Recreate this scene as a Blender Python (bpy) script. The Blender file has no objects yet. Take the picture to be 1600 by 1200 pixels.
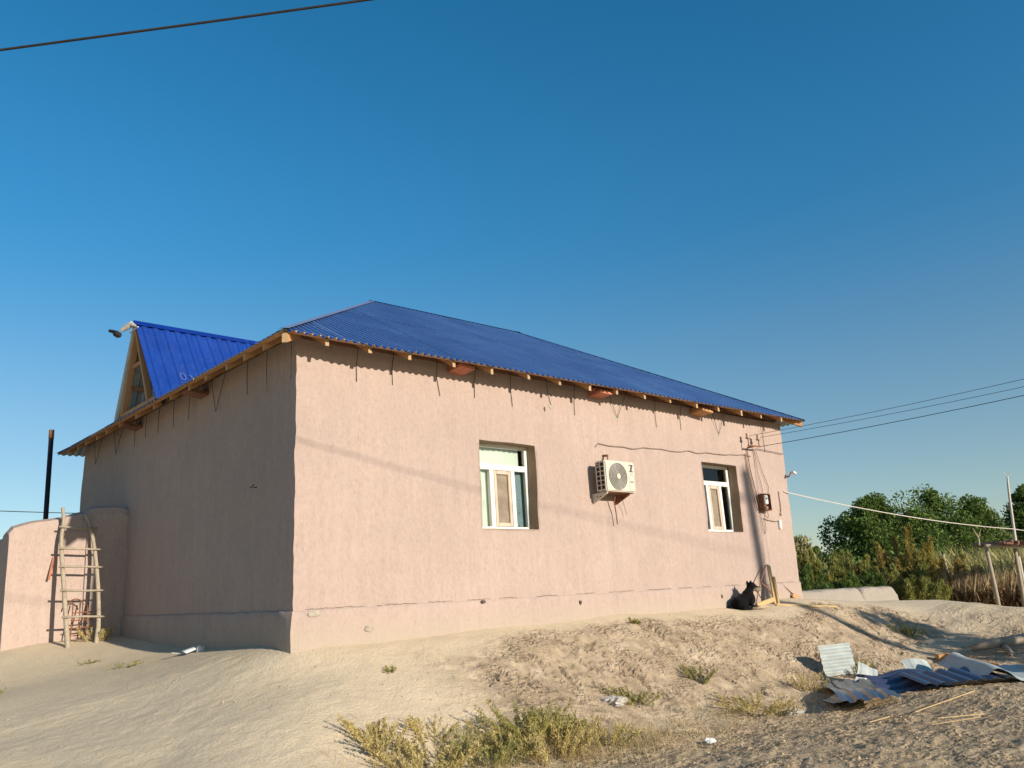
import bpy, bmesh, math, random
import numpy as np
from mathutils import Vector, Matrix, Euler

random.seed(7)
RNG = np.random.default_rng(11)
SC = bpy.context.scene
COL = SC.collection

# ------------------------------------------------------------------ camera
cam = bpy.data.cameras.new('camera'); cam_o = bpy.data.objects.new('camera', cam); COL.objects.link(cam_o)
CAM = Vector((-5.385, -9.746, 0.358))
_y, _p, _r = 0.7597, 0.2541, -0.0635
_f = Vector((math.sin(_y)*math.cos(_p), math.cos(_y)*math.cos(_p), math.sin(_p)))
_rt = Vector((math.cos(_y), -math.sin(_y), 0)); _up = _rt.cross(_f)
_r2 = math.cos(_r)*_rt + math.sin(_r)*_up; _u2 = -math.sin(_r)*_rt + math.cos(_r)*_up
M = Matrix((_r2, _u2, -_f)).transposed().to_4x4(); M.translation = CAM
cam_o.matrix_world = M
cam.sensor_width = 36; cam.lens = 30.118; cam.clip_start = 0.05; cam.clip_end = 5000
SC.camera = cam_o

# ------------------------------------------------------------------ sky and sun
SUN = Vector((0.10, -1.0, 0.315)).normalized()
EL = math.asin(SUN.z); AZ = math.atan2(SUN.x, SUN.y)
W = bpy.data.worlds.new('World'); SC.world = W; W.use_nodes = True
wn = W.node_tree.nodes; wl = W.node_tree.links; wn.clear()
sky = wn.new('ShaderNodeTexSky'); sky.sky_type = 'NISHITA'; sky.sun_disc = False
sky.sun_elevation = EL; sky.sun_rotation = AZ
sky.air_density = 1.0; sky.dust_density = 0.3; sky.ozone_density = 2.2; sky.altitude = 200
bg = wn.new('ShaderNodeBackground'); bg.inputs[1].default_value = 0.106
wo = wn.new('ShaderNodeOutputWorld')
hs = wn.new('ShaderNodeHueSaturation'); hs.inputs['Saturation'].default_value = 1.3; hs.inputs['Hue'].default_value = .491
tcw = wn.new('ShaderNodeTexCoord'); sxw = wn.new('ShaderNodeSeparateXYZ'); wl.new(tcw.outputs['Generated'], sxw.inputs[0])
for sock, z0, z1, a, b in (('Saturation', .09, .42, 1.06, 1.37), ('Value', .10, .50, .76, 1.04)):
    mr = wn.new('ShaderNodeMapRange'); mr.interpolation_type = 'SMOOTHSTEP'
    for k, v in zip(('From Min', 'From Max', 'To Min', 'To Max'), (z0, z1, a, b)): mr.inputs[k].default_value = v
    wl.new(sxw.outputs[2], mr.inputs[0]); wl.new(mr.outputs[0], hs.inputs[sock])
wl.new(sky.outputs[0], hs.inputs['Color']); wl.new(hs.outputs[0], bg.inputs[0]); wl.new(bg.outputs[0], wo.inputs[0])
sl = bpy.data.lights.new('sun', 'SUN'); sl.energy = 4.8; sl.angle = math.radians(0.68); sl.color = (1.0, 0.90, 0.77)
so = bpy.data.objects.new('sun', sl); COL.objects.link(so)
so.rotation_euler = (-SUN).to_track_quat('-Z', 'Y').to_euler(); so.location = (0, -30, 20)
vs = SC.view_settings
SC.display_settings.display_device = 'sRGB'
vs.view_transform = 'Standard'; vs.look = 'None'; vs.gamma = 1.0; vs.exposure = 0.5; vs.use_curve_mapping = False
SC.cycles.max_bounces = 6; SC.cycles.transparent_max_bounces = 12

# ------------------------------------------------------------------ helpers
def tag(o, label=None, cat=None, group=None, kind=None):
    if label: o['label'] = label
    if cat: o['category'] = cat
    if group: o['group'] = group
    if kind: o['kind'] = kind
    return o

def empty(name, loc=(0, 0, 0), parent=None):
    o = bpy.data.objects.new(name, None); COL.objects.link(o); o.location = loc; o.empty_display_size = .2
    if parent: o.parent = parent
    return o

def link_mesh(name, me, parent=None, loc=None):
    o = bpy.data.objects.new(name, me); COL.objects.link(o)
    if loc is not None: o.location = loc
    if parent:
        o.parent = parent
        if loc is None: o.location = -abs_loc(parent)
    return o

def abs_loc(o):
    v = Vector(o.location)
    while o.parent:
        o = o.parent; v = v + Vector(o.location)
    return v

class MB:
    """collects faces in world coordinates; build() links them as one mesh object"""
    def __init__(s): s.v = []; s.f = []; s.m = []
    def add(s, vs_, fs, mi=0):
        n = len(s.v); s.v += [tuple(p) for p in vs_]
        for f in fs: s.f.append(tuple(i+n for i in f)); s.m.append(mi)
        return s
    def box(s, c, d, rot=None, mi=0, ch=0.0):
        c = Vector(c); R_ = Euler(rot).to_matrix() if rot is not None else Matrix.Identity(3)
        hx, hy, hz = [k/2 for k in d]
        if ch <= 0:
            P = [Vector((sx*hx, sy*hy, sz*hz)) for sz in (-1, 1) for sy in (-1, 1) for sx in (-1, 1)]
            F = [(0, 2, 3, 1), (4, 5, 7, 6), (0, 1, 5, 4), (2, 6, 7, 3), (0, 4, 6, 2), (1, 3, 7, 5)]
            return s.add([c+R_@p for p in P], F, mi)
        bm = bmesh.new(); bmesh.ops.create_cube(bm, size=1)
        for v in bm.verts: v.co = Vector((v.co.x*d[0], v.co.y*d[1], v.co.z*d[2]))
        bmesh.ops.bevel(bm, geom=bm.edges[:], offset=ch, segments=2, affect='EDGES')
        bm.verts.index_update()
        s.add([c+R_@v.co for v in bm.verts], [[v.index for v in f.verts] for f in bm.faces], mi); bm.free()
        return s
    def bar(s, a, b, w, h, mi=0, up=(0, 0, 1)):
        a = Vector(a); b = Vector(b); d = (b-a); L = d.length; d.normalize(); up = Vector(up)
        if abs(d.dot(up)) > .98: up = Vector((0, 1, 0))
        x = d.cross(up).normalized(); z = x.cross(d)
        P = []
        for q in (a, b):
            for sx, sz in ((-1, -1), (1, -1), (1, 1), (-1, 1)): P.append(q+x*sx*w/2+z*sz*h/2)
        return s.add(P, [(0, 1, 2, 3), (7, 6, 5, 4), (0, 4, 5, 1), (1, 5, 6, 2), (2, 6, 7, 3), (3, 7, 4, 0)], mi)
    def tube(s, pts, rad, n=8, mi=0, cap=True):
        pts = [Vector(p) for p in pts]
        if not hasattr(rad, '__len__'): rad = [rad]*len(pts)
        rings = []; prev = None
        for i, p in enumerate(pts):
            t = (pts[min(i+1, len(pts)-1)]-pts[max(i-1, 0)]).normalized()
            if prev is None:
                a = Vector((0, 0, 1)) if abs(t.z) < .9 else Vector((1, 0, 0)); x = t.cross(a).normalized()
            else: x = (prev-t*prev.dot(t)).normalized()
            prev = x; y = t.cross(x)
            rings.append([p+(x*math.cos(2*math.pi*k/n)+y*math.sin(2*math.pi*k/n))*rad[i] for k in range(n)])
        V = [q for r in rings for q in r]; F = []
        for i in range(len(rings)-1):
            for k in range(n):
                F.append((i*n+k, i*n+(k+1) % n, (i+1)*n+(k+1) % n, (i+1)*n+k))
        if cap: F.append(tuple(range(n))[::-1]); F.append(tuple((len(rings)-1)*n+k for k in range(n)))
        return s.add(V, F, mi)
    def disc_ring(s, c, r0, r1, y0, y1, n=32, mi=0):
        """ring around the Y axis between radii r0,r1 from y0 to y1 (solid band)"""
        c = Vector(c); V = []
        for r, y in ((r0, y0), (r1, y0), (r1, y1), (r0, y1)):
            for k in range(n):
                a = 2*math.pi*k/n; V.append(c+Vector((r*math.cos(a), y, r*math.sin(a))))
        F = []
        for j in range(4):
            for k in range(n):
                F.append((j*n+k, j*n+(k+1) % n, ((j+1) % 4)*n+(k+1) % n, ((j+1) % 4)*n+k))
        return s.add(V, F, mi)
    def build(s, name, mats, parent=None, smooth=False, origin=None):
        me = bpy.data.meshes.new(name)
        base = abs_loc(parent) if parent else Vector((0, 0, 0))
        org = Vector(origin) if origin is not None else base
        me.from_pydata([tuple(Vector(p)-org) for p in s.v], [], s.f); 
        if not isinstance(mats, (list, tuple)): mats = [mats]
        for m in mats: me.materials.append(m)
        me.polygons.foreach_set('material_index', s.m)
        if smooth: me.polygons.foreach_set('use_smooth', [True]*len(s.f))
        me.update()
        o = bpy.data.objects.new(name, me); COL.objects.link(o)
        if parent: o.parent = parent
        o.location = org-base
        return o

def np_mesh(name, V, F, mats, parent=None, smooth=False, mi=None):
    """V (n,3) array, F (m,k) array, k = 3 or 4"""
    V = np.asarray(V, np.float32); F = np.asarray(F, np.int32)
    if parent: V = V-np.array(abs_loc(parent), np.float32)
    me = bpy.data.meshes.new(name); k = F.shape[1]
    me.vertices.add(len(V)); me.vertices.foreach_set('co', V.ravel())
    me.loops.add(F.size); me.loops.foreach_set('vertex_index', F.ravel())
    me.polygons.add(len(F)); me.polygons.foreach_set('loop_start', np.arange(0, F.size, k, dtype=np.int32))
    if smooth: me.polygons.foreach_set('use_smooth', np.ones(len(F), bool))
    if not isinstance(mats, (list, tuple)): mats = [mats]
    for m in mats: me.materials.append(m)
    if mi is not None: me.polygons.foreach_set('material_index', np.asarray(mi, np.int32))
    me.update(calc_edges=True); me.validate()
    o = bpy.data.objects.new(name, me); COL.objects.link(o)
    if parent: o.parent = parent
    return o

# numpy gradient noise
_perm = np.random.default_rng(3).permutation(512); _perm = np.concatenate([_perm, _perm, _perm])
_ang = np.random.default_rng(4).random(512)*2*np.pi
def pn(x, y):
    x = np.asarray(x, float); y = np.asarray(y, float)
    xi = np.floor(x).astype(int); yi = np.floor(y).astype(int); xf = x-xi; yf = y-yi
    def g(ix, iy, fx, fy):
        a = _ang[_perm[(_perm[ix % 512]+iy) % 512]]
        return np.cos(a)*fx+np.sin(a)*fy
    u = xf**3*(xf*(xf*6-15)+10); w = yf**3*(yf*(yf*6-15)+10)
    a = g(xi, yi, xf, yf); b = g(xi+1, yi, xf-1, yf); c = g(xi, yi+1, xf, yf-1); d = g(xi+1, yi+1, xf-1, yf-1)
    return ((a+(b-a)*u)*(1-w)+(c+(d-c)*u)*w)*1.5
def fbm(x, y, o=4):
    r = 0; a = 1.
    for i in range(o):
        r = r+a*pn(x+i*17.3, y-i*9.1); x = x*2.03; y = y*2.03; a *= .5
    return r
def sstep(a, b, x):
    t = np.clip((np.asarray(x, float)-a)/(b-a), 0, 1); return t*t*(3-2*t)

# ------------------------------------------------------------------ materials
class N:
    def __init__(s, name):
        s.mat = bpy.data.materials.new(name); s.mat.use_nodes = True
        s.nt = s.mat.node_tree; s.b = s.nt.nodes['Principled BSDF']; s.out = s.nt.nodes['Material Output']
        s._c = None
    def n(s, t, **kw):
        x = s.nt.nodes.new('ShaderNode'+t)
        for k, v in kw.items(): setattr(x, k, v)
        return x
    def l(s, a, b): s.nt.links.new(a, b)
    def pos(s):
        if s._c is None: s._c = s.n('NewGeometry').outputs['Position']
        return s._c
    def noise(s, scale, detail=4, rough=.55, stretch=None, src=None, dist=0):
        x = s.n('TexNoise'); x.inputs['Scale'].default_value = scale; x.inputs['Detail'].default_value = detail
        x.inputs['Roughness'].default_value = rough; x.inputs['Distortion'].default_value = dist
        p = src or s.pos()
        if stretch:
            m = s.n('Mapping'); m.inputs['Scale'].default_value = stretch; s.l(p, m.inputs[0]); p = m.outputs[0]
        s.l(p, x.inputs['Vector']); return x.outputs['Fac']
    def ramp(s, fac, stops):
        r = s.n('ValToRGB'); e = r.color_ramp.elements
        while len(e) < len(stops): e.new(.5)
        for k, (p, c) in enumerate(stops):
            e[k].position = p; e[k].color = (*c, 1) if len(c) == 3 else c
        s.l(fac, r.inputs[0]); return r.outputs[0]
    def fac(s, f, a, b):
        return s.ramp(f, [(a, (0, 0, 0)), (b, (1, 1, 1))])
    def mix(s, f, a, b, mode='MIX'):
        m = s.n('Mix', data_type='RGBA', blend_type=mode)
        for i, v in ((0, f), (6, a), (7, b)):
            if hasattr(v, 'links') or hasattr(v, 'is_linked'): s.l(v, m.inputs[i])
            elif i == 0: m.inputs[0].default_value = v
            else: m.inputs[i].default_value = (*v, 1)
        return m.outputs[2]
    def math(s, op, a, b=0):
        m = s.n('Math', operation=op)
        for i, v in ((0, a), (1, b)):
            if hasattr(v, 'is_linked'): s.l(v, m.inputs[i])
            else: m.inputs[i].default_value = v
        return m.outputs[0]
    def col(s, c): 
        if hasattr(c, 'is_linked'): s.l(c, s.b.inputs['Base Color'])
        else: s.b.inputs['Base Color'].default_value = (*c, 1)
        return s
    def set(s, rough=None, metal=None, spec=None):
        if rough is not None:
            if hasattr(rough, 'is_linked'): s.l(rough, s.b.inputs['Roughness'])
            else: s.b.inputs['Roughness'].default_value = rough
        if metal is not None: s.b.inputs['Metallic'].default_value = metal
        if spec is not None: s.b.inputs['Specular IOR Level'].default_value = spec
        return s
    def bump(s, h, strength=.5, dist=.01, prev=None):
        b = s.n('Bump'); b.inputs['Strength'].default_value = strength; b.inputs['Distance'].default_value = dist
        s.l(h, b.inputs['Height'])
        if prev is not None: s.l(prev, b.inputs['Normal'])
        s.l(b.outputs[0], s.b.inputs['Normal']); return b.outputs[0]

def simple(name, c, rough=.7, metal=0, var=.25, scale=12, bump=.2, bd=.004, stretch=None, spec=.3):
    m = N(name); f = m.noise(scale, 5, .6, stretch)
    lo = tuple(k*(1-var) for k in c); hi = tuple(min(1, k*(1+var)) for k in c)
    m.col(m.ramp(f, [(.3, lo), (.7, hi)])).set(rough, metal, spec)
    if bump: m.bump(m.noise(scale*4, 4, .6, stretch), bump, bd)
    return m.mat

def mat_plaster(name, base, stain=True):
    m = N(name); P = m.pos()
    big = m.noise(.55, 4, .6); mid = m.noise(5, 5, .65); str_ = m.noise(1., 5, .7, (9, 9, .9)); fine = m.noise(70, 4, .7, (1, 1, .45))
    c1 = tuple(k*.95 for k in base); c2 = tuple(min(1, k*1.06) for k in base)
    col = m.ramp(big, [(.3, c1), (.7, c2)])
    col = m.mix(m.fac(str_, .35, .75), col, m.mix(1.0, col, (.9, .9, .92), 'MULTIPLY'))
    col = m.mix(m.fac(mid, .52, .75), col, m.mix(1.0, col, (1.06, 1.05, 1.02), 'MULTIPLY'))
    spk = m.fac(m.noise(38, 3, .5, (1, 1, .5)), .63, .72)
    col = m.mix(m.math('MULTIPLY', spk, .35), col, (base[0]*1.25, base[1]*1.2, base[2]*1.05))
    gr = m.noise(23, 5, .75, (1, 1, .55)); col = m.mix(m.ramp(gr, [(.32, (1,)*3), (.5, (0,)*3)]), col, m.mix(1., col, (.88, .865, .85), 'MULTIPLY'))  # straw tone and the self-shadow of small pits, both painted as colour
    col = m.mix(m.ramp(gr, [(.55, (0,)*3), (.7, (1,)*3)]), col, m.mix(1., col, (1.07, 1.07, 1.06), 'MULTIPLY'))
    dk = m.fac(m.noise(24, 3, .6, (1, 1, .3)), .66, .74)
    col = m.mix(m.math('MULTIPLY', dk, .35), col, (base[0]*.55, base[1]*.5, base[2]*.45))
    if stain:   # washed streak below the condensate hose, dust splash along the foot of the wall
        sx = m.n('SeparateXYZ'); m.l(P, sx.inputs[0])
        wob = m.math('MULTIPLY', m.math('SUBTRACT', m.noise(2.2, 3), .5), .25)
        dx = m.math('ABSOLUTE', m.math('SUBTRACT', m.math('ADD', sx.outputs[0], wob), 6.03))
        w = m.math('SUBTRACT', 1.0, m.math('DIVIDE', dx, .10)); w = m.math('MAXIMUM', w, 0.0)
        zz = m.ramp(m.math('DIVIDE', sx.outputs[2], 2.4), [(.1, (0, 0, 0)), (.35, (.6,)*3), (.78, (1,)*3), (.84, (0,)*3)])
        f = m.math('MULTIPLY', m.math('MULTIPLY', w, zz), .35)
        col = m.mix(f, col, (base[0]*.68, base[1]*.72, base[2]*.75))
        low = m.math('ADD', m.math('DIVIDE', sx.outputs[2], .5), m.math('MULTIPLY', m.math('SUBTRACT', mid, .5), .9))
        f2 = m.ramp(low, [(.0, (.8,)*3), (.8, (0,)*3)])
        col = m.mix(f2, col, (.36, .30, .225))
    m.col(col).set(.95, 0, .1)
    b1 = m.bump(str_, .3, .03); b2 = m.bump(mid, .45, .03, b1); b3 = m.bump(gr, .6, .02, b2); m.bump(fine, .55, .006, b3)
    return m.mat

PL = (.385, .294, .247)
M_wall = mat_plaster('mud_plaster', PL)
M_reveal = mat_plaster('raw_mud_reveal', (.34, .245, .165), False)
M_fence = mat_plaster('mud_plaster_yard', (.41, .315, .262), False)
M_low = mat_plaster('mud_plaster_bench', (.30, .26, .215), False)

def mat_ground():
    m = N('dry_loess'); 
    big = m.noise(.35, 5, .6); mid = m.noise(2.3, 6, .65); fine = m.noise(26, 6, .7); grit = m.noise(120, 3, .6)
    at = m.n('Attribute'); at.attribute_name = 'kind'
    sp = m.n('SeparateColor'); m.l(at.outputs['Color'], sp.inputs[0])
    dust = m.ramp(mid, [(.25, (.51, .41, .275)), (.75, (.62, .505, .345))])
    dust = m.mix(m.fac(big, .35, .7), dust, (.59, .48, .33))
    bank = m.ramp(mid, [(.3, (.27, .20, .13)), (.55, (.41, .315, .21)), (.75, (.52, .415, .295))])
    soil = m.ramp(mid, [(.3, (.33, .24, .145)), (.7, (.48, .365, .23))])
    soil = m.mix(m.fac(fine, .5, .7), soil, (.53, .41, .265))
    c = m.mix(sp.outputs[0], dust, bank); c = m.mix(sp.outputs[1], c, soil)
    c = m.mix(m.math('MULTIPLY', m.fac(fine, .6, .75), .3), c, m.mix(1., c, (.72, .68, .62), 'MULTIPLY'))
    sm_ = m.math('MULTIPLY', m.fac(m.noise(30, 4, .65, (1.2, .6, 1)), .62, .68), m.fac(m.noise(.9, 3, .6), .4, .65))
    c = m.mix(m.math('MULTIPLY', sm_, .8), c, m.mix(1., c, (.55, .48, .40), 'MULTIPLY'))  # scattered dark spots painted in as the shade of tiny pits
    vor = m.n('TexVoronoi'); vor.inputs['Scale'].default_value = 16; wv = m.n('VectorMath', operation='ADD'); sv = m.n('TexNoise'); sv.inputs['Scale'].default_value = 9
    sc2 = m.n('VectorMath', operation='SCALE'); sc2.inputs['Scale'].default_value = .12; m.l(m.pos(), sv.inputs['Vector']); m.l(sv.outputs['Color'], sc2.inputs[0]); m.l(m.pos(), wv.inputs[0]); m.l(sc2.outputs[0], wv.inputs[1]); m.l(wv.outputs[0], vor.inputs['Vector'])
    rough = m.math('MAXIMUM', sp.outputs[0], sp.outputs[1]); pat = m.math('MULTIPLY', rough, m.fac(m.noise(1.7, 3, .6), .42, .6))
    pit_shade = m.math('MULTIPLY', m.math('MULTIPLY', m.fac(m.noise(17, 4, .7, (1.6, .7, 1)), .56, .68), pat), .55)
    c = m.mix(pit_shade, c, m.mix(1., c, (.62, .54, .46), 'MULTIPLY'))  # shade inside small pits of bank and soil, painted as darker spots
    m.col(c).set(.97, 0, .08)
    b = m.bump(mid, .3, .05); b = m.bump(m.math('MULTIPLY', vor.outputs['Distance'], pat), .9, .05, b); b = m.bump(fine, .8, .022, b); m.bump(grit, .5, .005, b)
    return m.mat
M_ground = mat_ground()

def mat_roof(name, c, rough=.38):
    m = N(name); f = m.noise(1.3, 5, .65); g = m.noise(22, 4, .7)
    lo = tuple(k*.8 for k in c); col = m.ramp(f, [(.3, lo), (.7, c)])
    col = m.mix(m.math('MULTIPLY', m.fac(g, .58, .75), .22), col, (.24, .25, .30))
    r = m.ramp(m.noise(3, 4), [(.3, (rough-.06,)*3), (.7, (rough+.15,)*3)])
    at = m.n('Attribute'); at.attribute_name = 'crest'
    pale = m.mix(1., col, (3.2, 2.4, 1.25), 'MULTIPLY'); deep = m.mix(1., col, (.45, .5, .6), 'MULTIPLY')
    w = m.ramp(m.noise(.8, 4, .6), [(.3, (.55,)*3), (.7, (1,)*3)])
    col = m.mix(m.math('MULTIPLY', m.fac(at.outputs['Fac'], .45, .95), w), deep, pale)  # rib highlights and shaded valleys painted into the sheet colour
    m.col(col).set(r, 0, .5); m.b.inputs['Coat Weight'].default_value = .6; m.b.inputs['Coat Roughness'].default_value = .22; return m.mat
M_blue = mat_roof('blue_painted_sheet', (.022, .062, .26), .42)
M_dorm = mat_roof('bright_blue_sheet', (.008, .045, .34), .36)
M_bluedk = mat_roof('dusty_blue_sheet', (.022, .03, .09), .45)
M_galv = simple('pale_sheet_back', (.40, .43, .40), .5, .0, .15, 6, .1)
M_cap = simple('pale_glare_cap', (.17, .20, .33), .42, .2, .12, 6, .1)  # glancing reflection along the front hip put into a pale cap colour
M_wood = simple('sawn_pine', (.44, .235, .105), .75, 0, .22, 5, .3, .003, (14, 2, 14))
M_woodend = simple('sawn_pine_end', (.37, .25, .135), .8, 0, .2, 30, .3, .002)
M_yel = simple('yellow_planed_wood', (.44, .31, .145), .65, 0, .18, 6, .2, .002, (3, 12, 12))
M_brn = simple('brown_wood', (.20, .10, .06), .75, 0, .3, 8, .3, .003)
M_log = simple('weathered_pole', (.33, .275, .20), .85, 0, .28, 10, .5, .004, (8, 8, 1.2))
M_red = simple('red_board', (.45, .17, .10), .75, 0, .25, 8, .3, .003)
M_wire = simple('dark_wire', (.035, .028, .024), .6, .3, .2, 20, 0)
M_rust = simple('rusty_steel', (.22, .095, .05), .8, .2, .4, 25, .4, .002)
M_pipe = simple('black_pipe', (.022, .018, .02), .55, .3, .2, 20, .1)
M_pvc = simple('white_window_frame', (.66, .64, .58), .4, 0, .05, 6, 0)
M_sash = simple('cream_sash', (.50, .39, .29), .5, 0, .08, 6, 0)
M_cream = simple('cream_enamel', (.50, .455, .375), .4, 0, .05, 4, 0)
M_grey = simple('grey_plastic', (.20, .19, .165), .5, 0, .1, 10, 0)
M_dark = simple('dark_hollow', (.02, .015, .013), .8, 0, .2, 10, 0)
M_ink = simple('black_print', (.03, .03, .03), .5, 0, .1, 10, 0)
M_porc = simple('porcelain', (.42, .30, .22), .3, 0, .25, 20, 0)
M_white = simple('white_plastic', (.60, .59, .56), .5, 0, .08, 8, .2)
M_bag = simple('grey_plastic_film', (.36, .335, .30), .4, 0, .3, 25, .3, .004)
M_chalk = simple('chalk_mark', (.10, .14, .34), .9, 0, .2, 30, 0)
M_cable = simple('cable_grey', (.22, .165, .13), .7, 0, .2, 20, 0)
M_net = simple('insect_net', (.22, .175, .125), .8, 0, .18, 9, .1)
M_curt = simple('pale_curtain', (.56, .57, .50), .85, 0, .07, 3, .2, .01, (1, 1, .3))
M_rope = simple('white_cord', (.52, .47, .40), .8, 0, .1, 20, 0)

def mat_lace():
    m = N('floral_curtain'); v = m.n('TexVoronoi'); v.inputs['Scale'].default_value = 17; m.l(m.pos(), v.inputs['Vector'])
    sx = m.n('SeparateXYZ'); m.l(m.pos(), sx.inputs[0])
    f = m.fac(v.outputs['Distance'], .22, .34)
    z = m.ramp(m.math('DIVIDE', sx.outputs[2], 3.0), [(.52, (1,)*3), (.72, (.15,)*3)])
    f = m.math('MULTIPLY', m.math('SUBTRACT', 1.0, f), z)
    m.col(m.mix(f, (.16, .215, .235), (.035, .045, .05))).set(.8); return m.mat
M_lace = mat_lace()

def mat_glass():
    m = N('window_glass'); m.nt.nodes.remove(m.b)
    t = m.n('BsdfTransparent'); t.inputs[0].default_value = (.84, .9, .87, 1)
    g = m.n('BsdfGlossy'); g.inputs['Roughness'].default_value = .03
    fr = m.n('Fresnel'); fr.inputs[0].default_value = 1.5
    mx = m.n('MixShader'); m.l(fr.outputs[0], mx.inputs[0]); m.l(t.outputs[0], mx.inputs[1]); m.l(g.outputs[0], mx.inputs[2])
    m.l(mx.outputs[0], m.out.inputs[0]); return m.mat
M_glass = mat_glass()

def mat_leaf(name, cols, trans=.35):
    m = N(name); g = m.n('NewGeometry'); m._c = g.outputs['Position']
    k = len(cols); col = m.ramp(g.outputs['Random Per Island'], [(i/(k-1), c) for i, c in enumerate(cols)])
    big = m.noise(1.1, 3, .5); col = m.mix(m.math('MULTIPLY', m.fac(big, .4, .7), .5), col, m.mix(1., col, (1.35, 1.2, .8), 'MULTIPLY'))
    m.nt.nodes.remove(m.b)
    d = m.n('BsdfDiffuse'); t = m.n('BsdfTranslucent'); mx = m.n('MixShader'); mx.inputs[0].default_value = trans
    m.l(col, d.inputs[0]); m.l(col, t.inputs[0]); m.l(d.outputs[0], mx.inputs[1]); m.l(t.outputs[0], mx.inputs[2]); m.l(mx.outputs[0], m.out.inputs[0])
    return m.mat
M_leafD = mat_leaf('leaf_dark_green', [(.06, .105, .028), (.115, .175, .048), (.18, .245, .075)])
M_leafM = mat_leaf('leaf_mid_green', [(.08, .125, .04), (.14, .195, .065), (.20, .25, .09)])
M_leafO = mat_leaf('leaf_olive', [(.14, .16, .045), (.22, .23, .07), (.30, .28, .095)])
M_leafG = mat_leaf('leaf_golden', [(.19, .18, .05), (.28, .25, .07), (.34, .26, .08)])
M_leafR = mat_leaf('leaf_rust', [(.20, .17, .05), (.32, .21, .075), (.26, .25, .08)])
M_leafP = mat_leaf('leaf_pale', [(.20, .20, .10), (.29, .27, .13), (.33, .28, .13)])
M_straw = mat_leaf('straw', [(.30, .23, .12), (.44, .35, .19), (.54, .44, .27)], .2)
M_stalk = mat_leaf('dry_stalk', [(.24, .17, .10), (.40, .30, .18), (.56, .45, .29)], .2)
M_weedG = mat_leaf('weed_green', [(.18, .185, .06), (.29, .28, .10), (.42, .37, .16)], .3)
M_weedY = mat_leaf('weed_yellow', [(.30, .26, .10), (.44, .37, .16), (.54, .44, .22)], .3)
M_bark = simple('bark', (.12, .09, .065), .9, 0, .3, 12, .5, .01, (3, 3, .8))

# ------------------------------------------------------------------ ground
CP = [(-0.28, -0.43, -0.19), (-0.86, -1.5, -0.45), (-1.3, -2.3, -0.64), (-1.64, -2.91, -0.8), (-2.01, 5.02, -0.1), (-2.63, 2.15, -0.37), (-3.31, -0.94, -0.7), (-1.02, 1.97, -0.14), (-1.69, 0.13, -0.41), (-2.47, -2.0, -0.75), (1.07, -0.84, -0.23), (0.31, -1.86, -0.57), (-0.2, -2.56, -0.83), (-0.49, -2.94, -0.98), (2.4, -1.23, -0.29), (1.47, -2.2, -0.69), (0.68, -3.03, -1.05), (0.48, -3.24, -1.11), (5.21, -1.05, -0.28), (4.44, -1.63, -0.63), (3.68, -2.21, -0.95), (1.6, -3.87, -1.17), (1.2, -4.2, -1.15), (7.36, -0.97, -0.22), (6.11, -1.76, -0.66), (4.76, -2.63, -1.06), (2.85, -3.91, -1.2), (9.79, -1.17, -0.14), (8.7, -1.72, -0.48), (7.44, -2.35, -1.0), (5.48, -3.41, -1.22), (3.31, -4.64, -1.14), (1.6, -5.6, -1.1), (16.78, -0.71, -0.1), (14.71, -1.49, -0.35), (12.66, -2.25, -0.76), (10.06, -3.25, -1.03), (6.91, -4.52, -1.08), (2.07, -6.47, -1.1), (15.16, -3.25, -0.65), (12.35, -4.06, -0.9), (7.84, -5.41, -1.07), (2.4, -7.07, -1.1), (15.52, -2.27, -0.35), (19.78, -1.26, -0.57), (13.64, -0.58, -0.05), (11.2, -1.68, -0.46), (8.76, -2.77, -0.95)]
CP += [(-.05, 0, 0), (.9, 0, .03), (2.3, 0, .055), (3.6, 0, .085), (5, 0, .1), (6.6, 0, .1), (8.4, 0, .11), (10.2, 0, .12), (12, 0, .15),
       (0, 2.4, .065), (0, 4.8, .22), (0, 5.95, .29), (-1.1, 5.6, .27), (-1.8, 5.9, .3), (-1.83, 9, .3), (-4, 6, .1), (-6, 8, .1),
       (6, 3, .15), (6, 8.5, .3), (0, 9, .35), (12.3, 4, .15), (12.2, 9, .2), (14, 1, .05), (16, 2.0, -.1), (18, 1, -.3), (16, 6, -.3), (20, 4, -.7), (22, 0, -.75), (25, 6, -.8), (26, -4, -.8),
       (9.4, -.35, .03), (6, -.45, .03), (3, -.4, -.02), (11.5, -.9, .02),
       (-5.4, -9.75, -1.15), (-3, -6, -1.1), (-6, -5, -1.05), (-8, 0, -.7), (-10, -8, -1.1), (0, -8, -1.15), (5, -9, -1.1), (10, -8, -1.05), (16, -8, -.9), (20, -6, -.85),
       (0, -16, -1.1), (14, -20, -1), (-12, 5, -.3), (-14, 14, 0), (0, 18, .2), (12, 18, 0), (26, 14, -.7), (30, -12, -.9)]
for a in range(16):
    CP.append((6+48*math.cos(a*math.pi/8), 48*math.sin(a*math.pi/8), -.8))
CP = np.array(CP)
def _U(r2): return np.where(r2 > 1e-12, .5*r2*np.log(np.maximum(r2, 1e-12)), 0)
_n = len(CP); _A = np.zeros((_n+3, _n+3)); _d = CP[:, None, :2]-CP[None, :, :2]
_A[:_n, :_n] = _U((_d**2).sum(-1))+np.eye(_n)*.02; _A[:_n, _n] = 1; _A[:_n, _n+1:] = CP[:, :2]; _A[_n, :_n] = 1; _A[_n+1:, :_n] = CP[:, :2].T
_w = np.linalg.solve(_A, np.concatenate([CP[:, 2], [0, 0, 0]]))
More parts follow.
